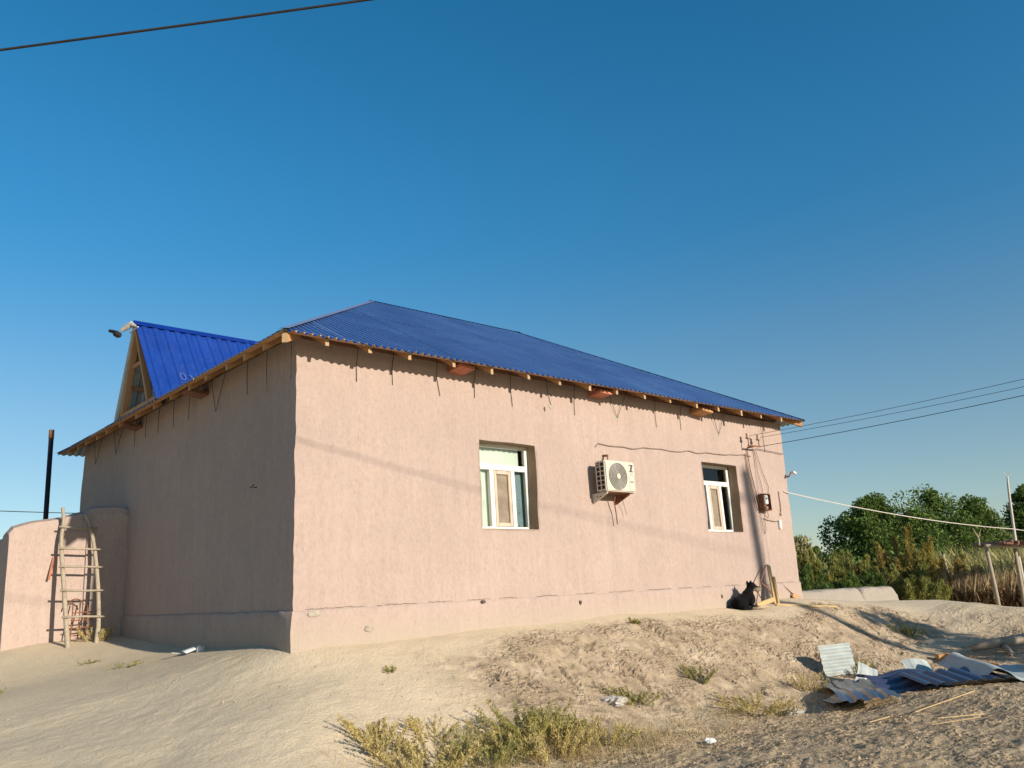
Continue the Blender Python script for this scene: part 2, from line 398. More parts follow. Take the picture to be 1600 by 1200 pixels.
def tps(x, y):
    x = np.asarray(x, float); y = np.asarray(y, float); sh = x.shape; x = x.ravel(); y = y.ravel(); out = np.empty(len(x))
    for i in range(0, len(x), 40000):
        a = x[i:i+40000]; b = y[i:i+40000]
        out[i:i+40000] = _U((a[:, None]-CP[:, 0])**2+(b[:, None]-CP[:, 1])**2)@_w[:_n]+_w[_n]+_w[_n+1]*a+_w[_n+2]*b
    r = np.hypot(x-6, y); k = sstep(36, 46, r)
    return (out*(1-k)-.8*k).reshape(sh)
def ground_masks(x, y):
    e = .12; gx = (tps(x+e, y)-tps(x-e, y))/(2*e); gy = (tps(x, y+e)-tps(x, y-e))/(2*e)
    sl_ = np.hypot(gx, gy)
    bank = sstep(.25, .42, sl_)*sstep(.6, 2.2, x)*sstep(.1, -.5, y)*sstep(-5.5, -4.5, y)
    soil = sstep(.2, 1.6, x+.25*pn(x*1.5, y*1.5))*sstep(-2.5, -3.5, y+.32*(4-x)*0+.3*pn(x*2, y*2))*(1-bank*.7)
    bank = np.clip(bank+.5*sstep(.5, 2, x)*sstep(-1.0, -2.0, y)*sstep(-4.2, -3.2, y), 0, 1)
    return bank, soil
def ground_z(x, y, masks=None):
    z = tps(x, y); b, s = masks if masks is not None else ground_masks(x, y)
    near = sstep(30, 20, np.hypot(x-4, y+2))
    wall = sstep(0, .35, -y)*1.0
    wob = np.clip(wall+sstep(.2, .6, -x), 0, 1)
    z = z+near*wob*(.016*fbm(x*.9, y*.9, 3)+.004*fbm(x*6, y*6, 3))
    rill = np.abs(pn(x*2.6+.6*pn(x*1.3, y*1.3)+.5*y, y*.55))
    str_ = fbm(x*5.5+.5*pn(x*2, y*2), y*1.3+.25*x, 4); fine = fbm(x*11, y*7, 3); patchy = sstep(-.15, .35, fbm(x*1.1+3, y*1.1, 2))
    z = z+b*(.022*fbm(x*2.0, y*2.0, 3)+.030*str_-.055*np.exp(-(rill/.06)**2)*sstep(-.1, .2, pn(x*.9+4, y*.9))+patchy*(.024*fine-.04*np.maximum(0, -fine-.12)))
    z = z+s*(.022*fbm(x*3, y*3, 4)+.022*np.abs(fbm(x*9, y*9, 3)))
    lf = sstep(1.0, -.5, x)*sstep(6, 4, y)*near     # slanting wash marks on the smooth left slope
    z = z+lf*(.0030*fbm((x*.8+y*.6)*6, (y*.8-x*.6)*11, 4)+.004*fbm(x*1.2+5, y*1.2, 2))
    return z
def axis(a, b, st, lo, hi):
    c = list(np.arange(a, b+st/2, st)); s_ = st; x = c[-1]
    while x < hi: s_ = min(s_*1.35, 60); x += s_; c.append(x)
    s_ = st; x = c[0]; L = []
    while x > lo: s_ = min(s_*1.35, 60); x -= s_; L.append(x)
    return np.array(L[::-1]+c)
gx = axis(-4.4, 14.5, .032, -900, 1500); gy = axis(-7.4, 1.2, .03, -900, 1500)
GX, GY = np.meshgrid(gx, gy); bk, sm = ground_masks(GX, GY); GZ = ground_z(GX, GY, (bk, sm))
nx, ny = len(gx), len(gy); idx = np.arange(nx*ny).reshape(ny, nx)
gF = np.stack([idx[:-1, :-1], idx[:-1, 1:], idx[1:, 1:], idx[1:, :-1]], -1).reshape(-1, 4)
ground = np_mesh('ground', np.stack([GX, GY, GZ], -1).reshape(-1, 3), gF, M_ground, smooth=True)
ca = ground.data.color_attributes.new('kind', 'FLOAT_COLOR', 'POINT')
ca.data.foreach_set('color', np.stack([bk.ravel(), sm.ravel(), 0*bk.ravel(), 1+0*bk.ravel()], -1).astype(np.float32).ravel())
tag(ground, 'pale dry earth yard with eroded bank sloping to a ditch', kind='structure')
def gz(x, y): return float(ground_z(np.array([x], float), np.array([y], float))[0])

# ------------------------------------------------------------------ house
E0, SH = 3.895, 0.0105
LN, WD, OV = 12.1, 8.42, .42
RISE = 2.68
house = empty('house', (0, 0, 0))
tag(house, 'pink mud plastered house with blue corrugated hip roof', 'house')
WIN = [(3.12, 4.315, 1.52, 2.88), (8.94, 10.16, 1.545, 2.92)]
TOP = 4.02
def front_pos(x, z):
    # x nominal 0..12.1 -> battered corner positions
    t = np.clip(z/TOP, -.2, 1.1); xl = -.05+.085*t; xr = 12.02+.25*t*.9
    u = x/LN; X = xl+(xr-xl)*u
    edge = np.minimum(np.clip(u*LN/.5, 0, 1), np.clip((1-u)*LN/.5, 0, 1))
    Y = .05*t-.016*fbm(x*.8, z*.8, 3)*edge-.004*fbm(x*6, z*4, 2)
    X = X+.014*pn(z*2.3, x*.5+3)*(1-edge)**3+.012*pn(z*6, 5)*(1-edge)**3
    return X, Y
def merge_axis(lo, hi, st, extra):
    a = list(np.arange(lo, hi, st))+[hi]
    a = [k for k in a if all(abs(k-e) > st*.45 for e in extra)]+list(extra)
    return np.array(sorted(set(np.round(a, 5))))
def front_wall():
    # window x positions are real coordinates: convert them to nominal x
    def nom(X, z):
        t = z/TOP; xl = -.05+.085*t; xr = 12.02+.225*t; return (X-xl)/(xr-xl)*LN
    wn_ = [(nom(a, 2.2), nom(b, 2.2), c, d) for a, b, c, d in WIN]
    xs = merge_axis(0, LN, .09, [k for w in wn_ for k in w[:2]]); zs = merge_axis(-.6, TOP, .09, [k for w in wn_ for k in w[2:]])
    XX, ZZ = np.meshgrid(xs, zs); X, Y = front_pos(XX, ZZ)
    V = np.stack([X, Y, ZZ], -1)
    V[..., 0] += .006*pn(XX*5, ZZ*5)*(XX > .3)*(XX < LN-.3); V[..., 2] += .007*pn(XX*4+9, ZZ*4)
    nz, nx_ = len(zs), len(xs); idx = np.arange(nz*nx_).reshape(nz, nx_); F = []; Vl = [tuple(p) for p in V.reshape(-1, 3)]
    def inside(i, j):
        xc = (xs[j]+xs[j+1])/2; zc = (zs[i]+zs[i+1])/2
        return any(a < xc < b and c < zc < d for a, b, c, d in wn_)
    for i in range(nz-1):
        for j in range(nx_-1):
            if not inside(i, j): F.append((idx[i, j], idx[i, j+1], idx[i+1, j+1], idx[i+1, j]))
    nf = len(F)
    for a, b, c, d in wn_:
        ja, jb = [int(np.argmin(abs(xs-k))) for k in (a, b)]; ic, id_ = [int(np.argmin(abs(zs-k))) for k in (c, d)]
        ring = [(ic, j) for j in range(ja, jb)]+[(i, jb) for i in range(ic, id_)]+[(id_, j) for j in range(jb, ja, -1)]+[(i, ja) for i in range(id_, ic, -1)]
        prev = [idx[r] for r in ring]
        for y in (.1, .2, .30):
            cur = []
            for r in ring:
                p = V[r]; k = len(Vl); jit = .006
                Vl.append((p[0]+random.uniform(-jit, jit), y+random.uniform(-.01, .01), p[2]+random.uniform(-jit, jit))); cur.append(k)
            n = len(ring)
            for q in range(n): F.append((prev[q], prev[(q+1) % n], cur[(q+1) % n], cur[q])[::-1])
            prev = cur
    return np_mesh('front_wall', np.array(Vl), np.array([list(f) for f in F]), [M_wall, M_reveal], house, True, [0]*nf+[1]*(len(F)-nf))
front_wall()
def left_pos(y, z):
    t = np.clip(z/TOP, -.2, 1.1); yb = 8.66-.03*t; u = y/WD
    x0, y0 = front_pos(np.zeros_like(z), z)
    edge = np.minimum(np.clip(u*WD/.5, 0, 1), 1)
    return x0*(1-edge)+(-.04+.06*t)*edge+edge*(-.018*fbm(y*.8+30, z*.8, 3)-.004*fbm(y*6, z*4, 2)), y0+(yb-y0)*u
def grid_wall(name, fn, L, st=.11, flip=False, z0=-.6, z1=TOP):
    us = np.linspace(0, L, int(L/st)+1); zs = np.linspace(z0, z1, int((z1-z0)/st)+1)
    UU, ZZ = np.meshgrid(us, zs); X, Y = fn(UU, ZZ); V = np.stack([X, Y, ZZ], -1).reshape(-1, 3)
    i = np.arange(len(V)).reshape(UU.shape); F = np.stack([i[:-1, :-1], i[:-1, 1:], i[1:, 1:], i[1:, :-1]], -1).reshape(-1, 4)
    if flip: F = F[:, ::-1]
    return np_mesh(name, V, F, M_wall, house, True)
grid_wall('side_wall', left_pos, WD, flip=True)
def right_pos(y, z):
    x0, y0 = front_pos(np.full_like(z, LN), z); u = y/WD; return x0+.01*fbm(y, z, 2)*np.minimum(1, u*10), y0+(8.63-y0)*u
grid_wall('side_wall', right_pos, WD, st=.25)
def back_pos(x, z):
    xa, ya = left_pos(np.full_like(z, WD), z); xb, yb = right_pos(np.full_like(z, WD), z); u = x/LN; return xa+(xb-xa)*u, ya+(yb-ya)*u
grid_wall('back_wall', back_pos, LN, st=.3, flip=True)

# plinth band with a ragged cracked upper edge
def plinth(name, fn, L, nrm, flip, topz):
    us = np.arange(0, L+.03, .06); us[-1] = L; rows = []
    zt = np.array([topz(k) for k in us])+.014*fbm(us*2.2, us*0+5, 4)
    n = len(us)
    off = .032+.018*fbm(us*3, us*0, 3)
    levels = [(-.6, 1.6, 0), (.0, 1.5, 1), (.45, 1.2, 1), (.8, 1., 1), (.97, .85, 1), (1.0, .5, 1), (1.0, -.9, 1)]
    for k, o, t in levels:
        z = np.full(n, -.6) if t == 0 else zt*k+(0 if k < 1 else .006*pn(us*18, us*0+1))
        X, Y = fn(us, z); d = np.maximum(off*o, -.02)+(.007*fbm(us*5, z*5, 2) if k < .9 else 0)
        c0 = np.zeros(n); c0[0] = 1; X = X+(c0*d*(-1) if nrm[0] == 0 else 0); Y = Y+(c0*d*(-1) if nrm[1] == 0 else 0)
        rows.append(np.stack([X+nrm[0]*d, Y+nrm[1]*d, z], -1))
    V = np.array(rows).reshape(-1, 3); i = np.arange(len(V)).reshape(len(rows), n)
    F = np.stack([i[:-1, :-1], i[:-1, 1:], i[1:, 1:], i[1:, :-1]], -1).reshape(-1, 4)
    if flip: F = F[:, ::-1]
    return np_mesh(name, V, F, M_wall, house, False)
plinth('plinth', front_pos, LN, (0, -1), False, lambda u: .472+.002*u)
plinth('plinth', left_pos, WD, (-1, 0), True, lambda u: .475+.024*u)

# cracks / scars as thin dark grooves of broken plaster are geometry: small chips
def chip(x, z, w, h, mat, n=9, out=.009):
    """ragged scab of exposed mud standing slightly proud of the plaster"""
    _, y0 = front_pos(np.array([x]), np.array([z])); y0 = float(y0[0])-(.05 if z < .47 else 0)
    mb = MB(); ring = []
    for k in range(n):
        a = 2*math.pi*k/n; r = random.uniform(.7, 1.15); ring.append((x+w/2*r*math.cos(a), y0-out*.2, z+h/2*r*math.sin(a)))
    mid_ = [(x+(p[0]-x)*.6, y0-out*random.uniform(.8, 1.6), z+(p[2]-z)*.6) for p in ring]
    base_ = [(p[0], y0+.02, p[2]) for p in ring]
    F = [(k, (k+1) % n, n+(k+1) % n, n+k) for k in range(n)]+[(2*n+k, 2*n+(k+1) % n, (k+1) % n, k) for k in range(n)]+[tuple(range(n, 2*n))]
    mb.add(ring+mid_+base_, F); return mb.build('plaster_scar', mat, house)
M_mudgrey = simple('grey_mud', (.33, .285, .225), .95, 0, .25, 20, .6, .005)
M_hole = simple('dark_mud', (.10, .07, .05), .95, 0, .3, 30, .4)
chip(.22, .43, .24, .09, M_mudgrey); chip(4.62, 3.52, .05, .1, M_hole); chip(6.49, 3.55, .15, .12, M_mudgrey); chip(4.78, 3.58, .16, .12, M_mudgrey)
chip(9.7, 3.55, .10, .12, M_mudgrey); chip(3.0, .46, .08, .06, M_hole); chip(5.05, .36, .05, .07, M_hole); chip(1.02, .2, .16, .08, M_mudgrey)
chip(9.02, .3, .05, .08, M_hole)

M_crk = simple('crack_shade', (.20, .15, .115), .95, 0, .3, 30, 0)
def crack(pts, w):
    P = []
    for (x0, z0), (x1, z1) in zip(pts[:-1], pts[1:]):
        m = max(2, int(math.hypot(x1-x0, z1-z0)/.035))
        for k in range(m):
            t = k/m; P.append((x0+(x1-x0)*t+random.uniform(-.004, .004), z0+(z1-z0)*t+random.uniform(-.005, .005)))
    P.append(pts[-1]); mb = MB(); n = len(P)
    V = []
    for k, (x, z) in enumerate(P):
        y = float(front_pos(np.array([x]), np.array([z]))[1][0]); q = w*random.uniform(.3, 1)*min(1, k/2+.2, (n-1-k)/2+.2)
        for dz, dy in ((q, -.0015), (0, -.005), (-q, -.0015), (0, .02)): V.append((x, y+dy-.003, z+dz))
    F = []
    for k in range(n-1):
        for j in range(4): F.append((4*k+j, 4*k+4+j, 4*k+4+(j+1) % 4, 4*k+(j+1) % 4))
    mb.add(V, F); mb.build('plaster_crack', M_crk, house)
u_ = .12
while u_ < 11.8:      # broken line where the wall coat meets the plinth
    L_ = random.uniform(.15, .9); e_ = min(u_+L_, 12.0)
    crack([(u_+(e_-u_)*k/6, .487+.002*u_+.012*float(fbm(np.array([u_*2.2+k]), np.array([5.]), 2)[0])) for k in range(7)], random.uniform(.004, .008)); u_ = e_+random.uniform(.05, .5)

# ---- roof
roof = empty('roof', (0, 0, 0), house)
def shear(p): return Vector((p[0], p[1], p[2]+SH*(p[0]+OV)))
def corr(u): return .017*math.sin(2*math.pi*u/.118)
def trap(u):
    t = (u/.19) % 1.0
    return .024*max(0, min(1, (abs(t-.5)*-1+.30)/.10))
def sheet(name, org, U, V, rng, lim, prof, mats, parent, lift=0., step=.0128, sh=True, jit=0., nv=1, warp=None):
    """corrugated sheet: u range rng along U, v from lim(u)[0] to lim(u)[1] along V; two skins"""
    org = Vector(org); U = Vector(U); V = Vector(V); Nn = U.cross(V).normalized()
    if Nn.z < 0: Nn = -Nn
    n = max(2, int((rng[1]-rng[0])/step)+1); us = [rng[0]+(rng[1]-rng[0])*k/(n-1) for k in range(n)]
    top = []; 
    for u in us:
        a, b = lim(u); row = []
        for k in range(nv+1):
            v = a+(b-a)*k/nv; p = org+U*u+V*v+Nn*(prof(u)+lift)
            if warp: p = p+warp(u, v, Nn)
            row.append(shear(p) if sh else p)
        top.append(row)
    W_ = nv+1; mb = MB(); Va = [p for r in top for p in r]; Vb = [p-Nn*.002 for p in Va]
    Fa = []; 
    for i in range(n-1):
        for k in range(nv):
            Fa.append((i*W_+k, (i+1)*W_+k, (i+1)*W_+k+1, i*W_+k+1))
    mb.add(Va, Fa, 0); mb.add(Vb, [f[::-1] for f in Fa], 1)
    o = mb.build(name, mats, parent, True)
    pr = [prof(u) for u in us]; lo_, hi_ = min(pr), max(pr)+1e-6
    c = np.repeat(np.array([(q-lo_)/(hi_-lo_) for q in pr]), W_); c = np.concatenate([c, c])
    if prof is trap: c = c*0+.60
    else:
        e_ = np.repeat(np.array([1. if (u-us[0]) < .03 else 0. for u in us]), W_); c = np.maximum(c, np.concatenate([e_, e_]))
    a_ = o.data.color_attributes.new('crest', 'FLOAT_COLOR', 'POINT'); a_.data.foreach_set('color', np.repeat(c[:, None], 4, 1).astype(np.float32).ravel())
    return o
def roof_face(org, U, V, width, run, lim):
    k = 0; u = 0.; 
    sl_ = Vector(V).length
    while u < width-.02:
        w = min(.95+random.uniform(-.02, .02), width-u); hi = min(width, u+w+.035)
        over = random.uniform(-.02, .02); tilt = random.uniform(-.012, .012)
        cut = run*.52+random.uniform(-.03, .03)
        l1 = lambda x: (-.02+over+tilt*(x-u), min(max(lim(x), -.02+over+tilt*(x-u)+.001), cut+.12))
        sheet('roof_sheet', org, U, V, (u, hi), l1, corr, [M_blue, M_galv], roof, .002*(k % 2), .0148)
        if max(lim(u), lim(hi), lim((u+hi)/2)) > cut+.05:
            a = u; b = hi
            while lim(a) < cut+.01 and a < b: a += .0128
            while lim(b) < cut+.01 and b > a: b -= .0128
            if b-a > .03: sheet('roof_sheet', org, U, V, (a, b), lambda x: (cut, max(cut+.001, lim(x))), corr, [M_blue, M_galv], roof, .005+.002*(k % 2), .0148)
        u += w; k += 1
RUNF = WD/2+OV; RUNS = 4.47; WF = LN+2*OV; WS = WD+2*OV
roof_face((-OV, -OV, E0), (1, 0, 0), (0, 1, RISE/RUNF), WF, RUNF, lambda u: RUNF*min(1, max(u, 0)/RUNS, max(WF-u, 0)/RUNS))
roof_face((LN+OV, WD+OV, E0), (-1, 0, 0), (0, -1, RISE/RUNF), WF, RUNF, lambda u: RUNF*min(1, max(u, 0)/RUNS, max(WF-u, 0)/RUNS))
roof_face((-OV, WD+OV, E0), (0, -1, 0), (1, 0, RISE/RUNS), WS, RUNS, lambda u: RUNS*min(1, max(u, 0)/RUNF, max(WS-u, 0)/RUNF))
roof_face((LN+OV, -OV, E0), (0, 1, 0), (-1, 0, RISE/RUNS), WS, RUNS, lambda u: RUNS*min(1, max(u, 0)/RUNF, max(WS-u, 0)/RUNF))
NF = Vector((0, -RISE/RUNF, 1)).normalized(); NL = Vector((-RISE/RUNS, 0, 1)).normalized()
NB = Vector((0, RISE/RUNF, 1)).normalized(); NR = Vector((RISE/RUNS, 0, 1)).normalized()
ZR = E0+RISE; YR = WD/2; XA = -OV+RUNS; XB = LN+OV-RUNS
def cap(name, a, b, n1, n2, w=.15, mat=M_cap):
    a = Vector(a); b = Vector(b); d = (b-a).normalized(); mb = MB(); up = Vector((0, 0, .022))
    w1 = n1.cross(d).normalized(); w2 = n2.cross(d).normalized()
    if w1.z > 0: w1 = -w1
    if w2.z > 0: w2 = -w2
    n = 8; pts = [a+(b-a)*k/(n-1) for k in range(n)]
    for w_, nn, fl in ((w1, n1, 0), (w2, n2, 1)):
        V = []
        for p in pts:
            V += [shear(p+up), shear(p+up*.9+w_*w+nn*.012), shear(p+up-Vector((0, 0, .002))), shear(p+up*.9+w_*w+nn*.010)]
        F = []
        for k in range(n-1):
            q = (4*k, 4*k+1, 4*k+5, 4*k+4); F.append(q if fl else q[::-1]); q = (4*k+2, 4*k+6, 4*k+7, 4*k+3); F.append(q if fl else q[::-1])
        mb.add(V, F)
    return mb.build(name, mat, roof)
cap('hip_cap', (-OV-.02, -OV-.02, E0), (XA, YR, ZR), NF, NL, .075)
cap('hip_cap', (LN+OV, -OV, E0), (XB, YR, ZR), NF, NR, .15, M_blue)
cap('hip_cap', (-OV, WD+OV, E0), (XA, YR, ZR), NB, NL, .15, M_blue)
cap('hip_cap', (LN+OV, WD+OV, E0), (XB, YR, ZR), NB, NR, .15, M_blue)
cap('ridge_cap', (XA-.05, YR, ZR), (XB+.05, YR, ZR), NF, NB, .15, M_blue)
def roofz_f(x, y): return E0+SH*(x+OV)+RISE/RUNF*(y+OV)
def roofz_l(x, y): return E0+SH*(x+OV)+RISE/RUNS*(x+OV)
def prism(quads, name, mats, parent, endmat=True):
    """rafter: list of two 4-point rings"""
    mb = MB(); V = [Vector(p) for r in quads for p in r]
    mb.add(V, [(0, 4, 5, 1), (1, 5, 6, 2), (2, 6, 7, 3), (3, 7, 4, 0)], 0); mb.add(V, [(0, 1, 2, 3), (7, 6, 5, 4)], 1)
    return mb.build(name, mats, parent)
RX = [.25, .92, 1.57, 2.37, 3.12, 3.89, 4.61, 5.34, 6.08, 6.85, 7.62, 8.41, 9.2, 10.0, 10.76, 11.56]
for x in RX:
    w = random.uniform(.045, .06); h = random.uniform(.085, .11); q = []
    ye = -OV+random.uniform(.02, .07)
    for y in (ye, max(ye+.12, min(.9, x-.05, LN-x-.05))):
        z = roofz_f(x, y)-.035; q.append([(x-w/2, y, z-h), (x+w/2, y, z-h), (x+w/2, y, z), (x-w/2, y, z)])
    prism(q, 'rafter', [M_wood, M_woodend], roof)
for y in [.17, .69, 1.26, 1.95, 2.57, 3.25, 3.95, 4.7, 5.53, 6.12, 6.7, 7.21, 7.8, 8.3]:
    w = random.uniform(.045, .06); h = random.uniform(.085, .11); q = []
    xe = -OV+random.uniform(.02, .07)
    for x in (xe, max(xe+.12, min(.9, y-.05, WD-y-.05))):
        z = roofz_l(x, y)-.035; q.append([(x, y+w/2, z-h), (x, y-w/2, z-h), (x, y-w/2, z), (x, y+w/2, z)])
    prism(q, 'rafter', [M_wood, M_woodend], roof)
# hip rafters at the corners
for (cx, cy, sx, sy) in ((-OV+.05, -OV+.05, 1, 1), (LN+OV-.05, -OV+.05, -1, 1)):
    q = []
    for t in (0, 1.2):
        x = cx+sx*t; y = cy+sy*t; z = E0+SH*(x+OV)+RISE/RUNF*(y+OV)-.045; h = .13; d = Vector((-sy, sx, 0)).normalized()*.035
        if sx < 0: d = -d
        q.append([(x-d.x, y-d.y, z-h), (x+d.x, y+d.y, z-h), (x+d.x, y+d.y, z), (x-d.x, y-d.y, z)])
    prism(q, 'hip_rafter', [M_wood, M_woodend], roof)
for k, yy in enumerate((-OV+.10, .25)):
    mb = MB(); e_ = yy+OV+.04; mb.bar((-OV+e_, yy, roofz_f(-OV, yy)-.028), (LN+OV-e_, yy, roofz_f(LN+OV, yy)-.028), .075, .02, 0); mb.build('eave_batten', M_wood, roof)
for k, xx in enumerate((-OV+.035, .25)):
    mb = MB(); e_ = xx+OV+.04; mb.bar((xx, -OV+e_, roofz_l(xx, 0)-.028), (xx, WD+OV-e_, roofz_l(xx, 0)-.028), .075, .02, 0); mb.build('eave_batten', M_wood, roof)
# wall plate closing the gap under the rafters
mb = MB(); mb.bar((.1, .12, 4.04), (LN, .12, 4.10), .18, .10); mb.build('wall_plate', M_brn, roof)
mb = MB(); mb.bar((.14, .2, 4.02), (.14, WD+.1, 4.02), .18, .10); mb.build('wall_plate', M_brn, roof)
# board offcuts poking out below the eaves
for x, m_, dx in ((2.72, M_red, .28), (5.9, M_red, .30), (8.95, M_wood, .36)):
    mb = MB(); mb.box((x, -.10, 3.90), (dx, .34, .055), (random.uniform(-.08, .05), random.uniform(-.04, .08), random.uniform(-.1, .1)), 0, .006); mb.box((x-.06, -.03, 3.96), (.16, .2, .09), (0, 0, 0), 0, .01)
    mb.build('eave_board', m_, house)
for y in (2.9, 5.6):
    mb = MB(); mb.box((-.12, y, 3.85), (.36, .30, .055), (0, .05, random.uniform(-.1, .1)), 0, .006); mb.build('eave_board', M_brn, house)

# tie wires from rafters down to pegs in the wall
def tie(pts):
    mb = MB(); mb.tube(pts, .0045, 5); mb.build('tie_wire', M_wire, house)
for x, z, k in ((.95, 3.51, 0), (1.55, 3.54, 0), (2.41, 3.48, -.08), (3.09, 3.53, 0), (3.88, 3.48, -.05), (4.78, 3.6, -.12), (5.35, 3.49, 0), (6.49, 3.57, .24), (7.62, 3.5, -.03), (8.42, 3.52, 0), (9.7, 3.56, .24), (11.42, 3.3, -.03)):
    y = float(front_pos(np.array([x]), np.array([z]))[1][0])-.012
    if k == .24: tie([(x-.26, -.02, 4.02), (x-.02, y-.01, z+.02), (x, y-.012, z-.01), (x+.02, y-.01, z+.02), (x+.24, -.02, 4.05)])
    else: tie([(x+k, -.02, 4.02), (x+k*.5+random.uniform(-.01, .01), y, (z+4.02)/2), (x, y+.002, z)])
for y, z, k in ((.06, 3.42, 0), (.72, 3.39, .04), (1.31, 3.49, .03), (2.31, 3.46, .24), (3.33, 3.53, 0), (3.94, 3.52, .03), (4.59, 3.56, 0), (5.16, 3.58, 0), (5.67, 3.51, .0), (6.57, 3.54, .22), (7.69, 3.53, .22)):
    x = -.045
    if k > .2: tie([(-.03, y-k, 4.0), (x-.01, y-.02, z+.02), (x-.012, y, z-.01), (x-.01, y+.02, z+.02), (-.03, y+k, 4.0)])
    else: tie([(-.03, y+k, 4.0), (x, y+k*.5, (z+4)/2), (x, y, z)])
mb = MB(); mb.tube([(-.06, .95, 2.12), (-.16, .93, 2.11), (-.17, .8, 2.14)], .008, 5); mb.build('wall_peg', M_wire, house)

# ---- dormer over the side eave
dorm = empty('dormer', (0, 0, 0), house)
AX, AY, AZ_ = -.40, 4.78, 5.49
XE = (AZ_-E0-SH*(2+OV))/(RISE/RUNS)-OV+.15
NY, FY, ZB = 3.66, 5.50, 3.90
vn = Vector((0, NY-AY, ZB-AZ_)); vf = Vector((0, FY-AY, ZB-AZ_))
def dz_lim(x):       # stop the slope where it meets the hip face
    f = max(0, (x+OV)/(XE+OV)); return max(0.02, 1-f)
u0 = -.06
wdt = XE-AX
def dorm_slope(vec, n):
    L_ = vec.length; vd = vec/L_
    u = u0
    while u < wdt-.05:
        w = .95; hi = min(u+w+.03, wdt-.01)
        sheet('dormer_sheet', (AX, AY, AZ_), (1, 0, 0), vd, (u, hi), lambda t: (-.02, L_*dz_lim(AX+t)+.03), trap, [M_dorm, M_galv], dorm, .004*n, .0095, False)
        u += w; n += 1
dorm_slope(vn, 0); dorm_slope(vf, 1)
mb = MB()
for sgn, vec in ((0, vn), (1, vf)):
    d = vec.normalized()*.13; nn = Vector((0, -vec.z, vec.y)).normalized(); nn = nn if nn.z > 0 else -nn
    P = [Vector((AX-.07, AY, AZ_+.045)), Vector((XE+.1, AY, AZ_+.045))]
    mb.add([P[0], P[1], P[1]+d+nn*.012, P[0]+d+nn*.012], [(0, 1, 2, 3) if sgn else (3, 2, 1, 0)])
mb.build('ridge_cap', M_dorm, dorm)
xg = AX+.05
def gable_pt(y, z): return Vector((xg+(ZB-z)*.03, y, z))
ga = gable_pt(AY, AZ_-.10); gn = gable_pt(4.15, ZB+.02); gf = gable_pt(5.38, ZB+.02)
for a, b in ((ga, gn), (ga, gf)):
    mb = MB(); mb.bar(a, b, .05, .10, 0, (1, 0, 0)); mb.build('gable_rafter', M_wood, dorm)
mb = MB(); mb.bar(gn+Vector((-.01, -.3, .03)), gf+Vector((-.01, .05, .03)), .06, .10, 0); mb.build('gable_sill', M_wood, dorm)
mb = MB(); k = .58; mb.bar(ga.lerp(gn, .42)+Vector((.03, 0, 0)), ga.lerp(gf, .42)+Vector((.03, 0, 0)), .035, .06, 0); mb.build('gable_collar', M_wood, dorm)
for f_ in (.35, .65, .92):
    for vec in (vn, vf):
        p = Vector((AX, AY, AZ_))+vec*f_; nn = Vector((0, -vec.z, vec.y)).normalized(); nn = nn if nn.z > 0 else -nn
        x1 = -OV+(XE+OV)*(1-f_)
        if x1 > AX+.2:
            mb = MB(); mb.bar(p-nn*.03+Vector((.0, 0, 0)), p-nn*.03+Vector((x1-AX, 0, 0)), .07, .024, 0, nn); mb.build('dormer_batten', M_wood, dorm)
# blue cheek sheet closing the near lower corner inside the gable
sheet('cheek_sheet', (xg+.10, 3.72, ZB-.03), (0, 1, 0), (.0, 0, 1), (0, .62), lambda u: (0, .05+.62*min(1, u/.42)), lambda u: .012*math.sin(u*30), [M_bluedk, M_bluedk], dorm, 0, .02, False)
# chalk figures on the dormer sheet
mb = MB(); vd = vn.normalized(); nn = Vector((0, vd.z, -vd.y)); nn = nn if nn.y < 0 else -nn
def onslope(u, v): return Vector((AX, AY, AZ_))+Vector((u, 0, 0))+vd*v+nn*.034
ring = [onslope(.50+.045*math.cos(a), 1.34+.085*math.sin(a)) for a in np.linspace(0, 2*math.pi, 14)]
mb.tube(ring, .007, 4)
mb.tube([onslope(.62, 1.29), onslope(.66, 1.34)], .012, 4); mb.tube([onslope(.62, 1.40), onslope(.66, 1.44), onslope(.63, 1.49)], .012, 4)
mb.build('chalk_mark', M_chalk, dorm)

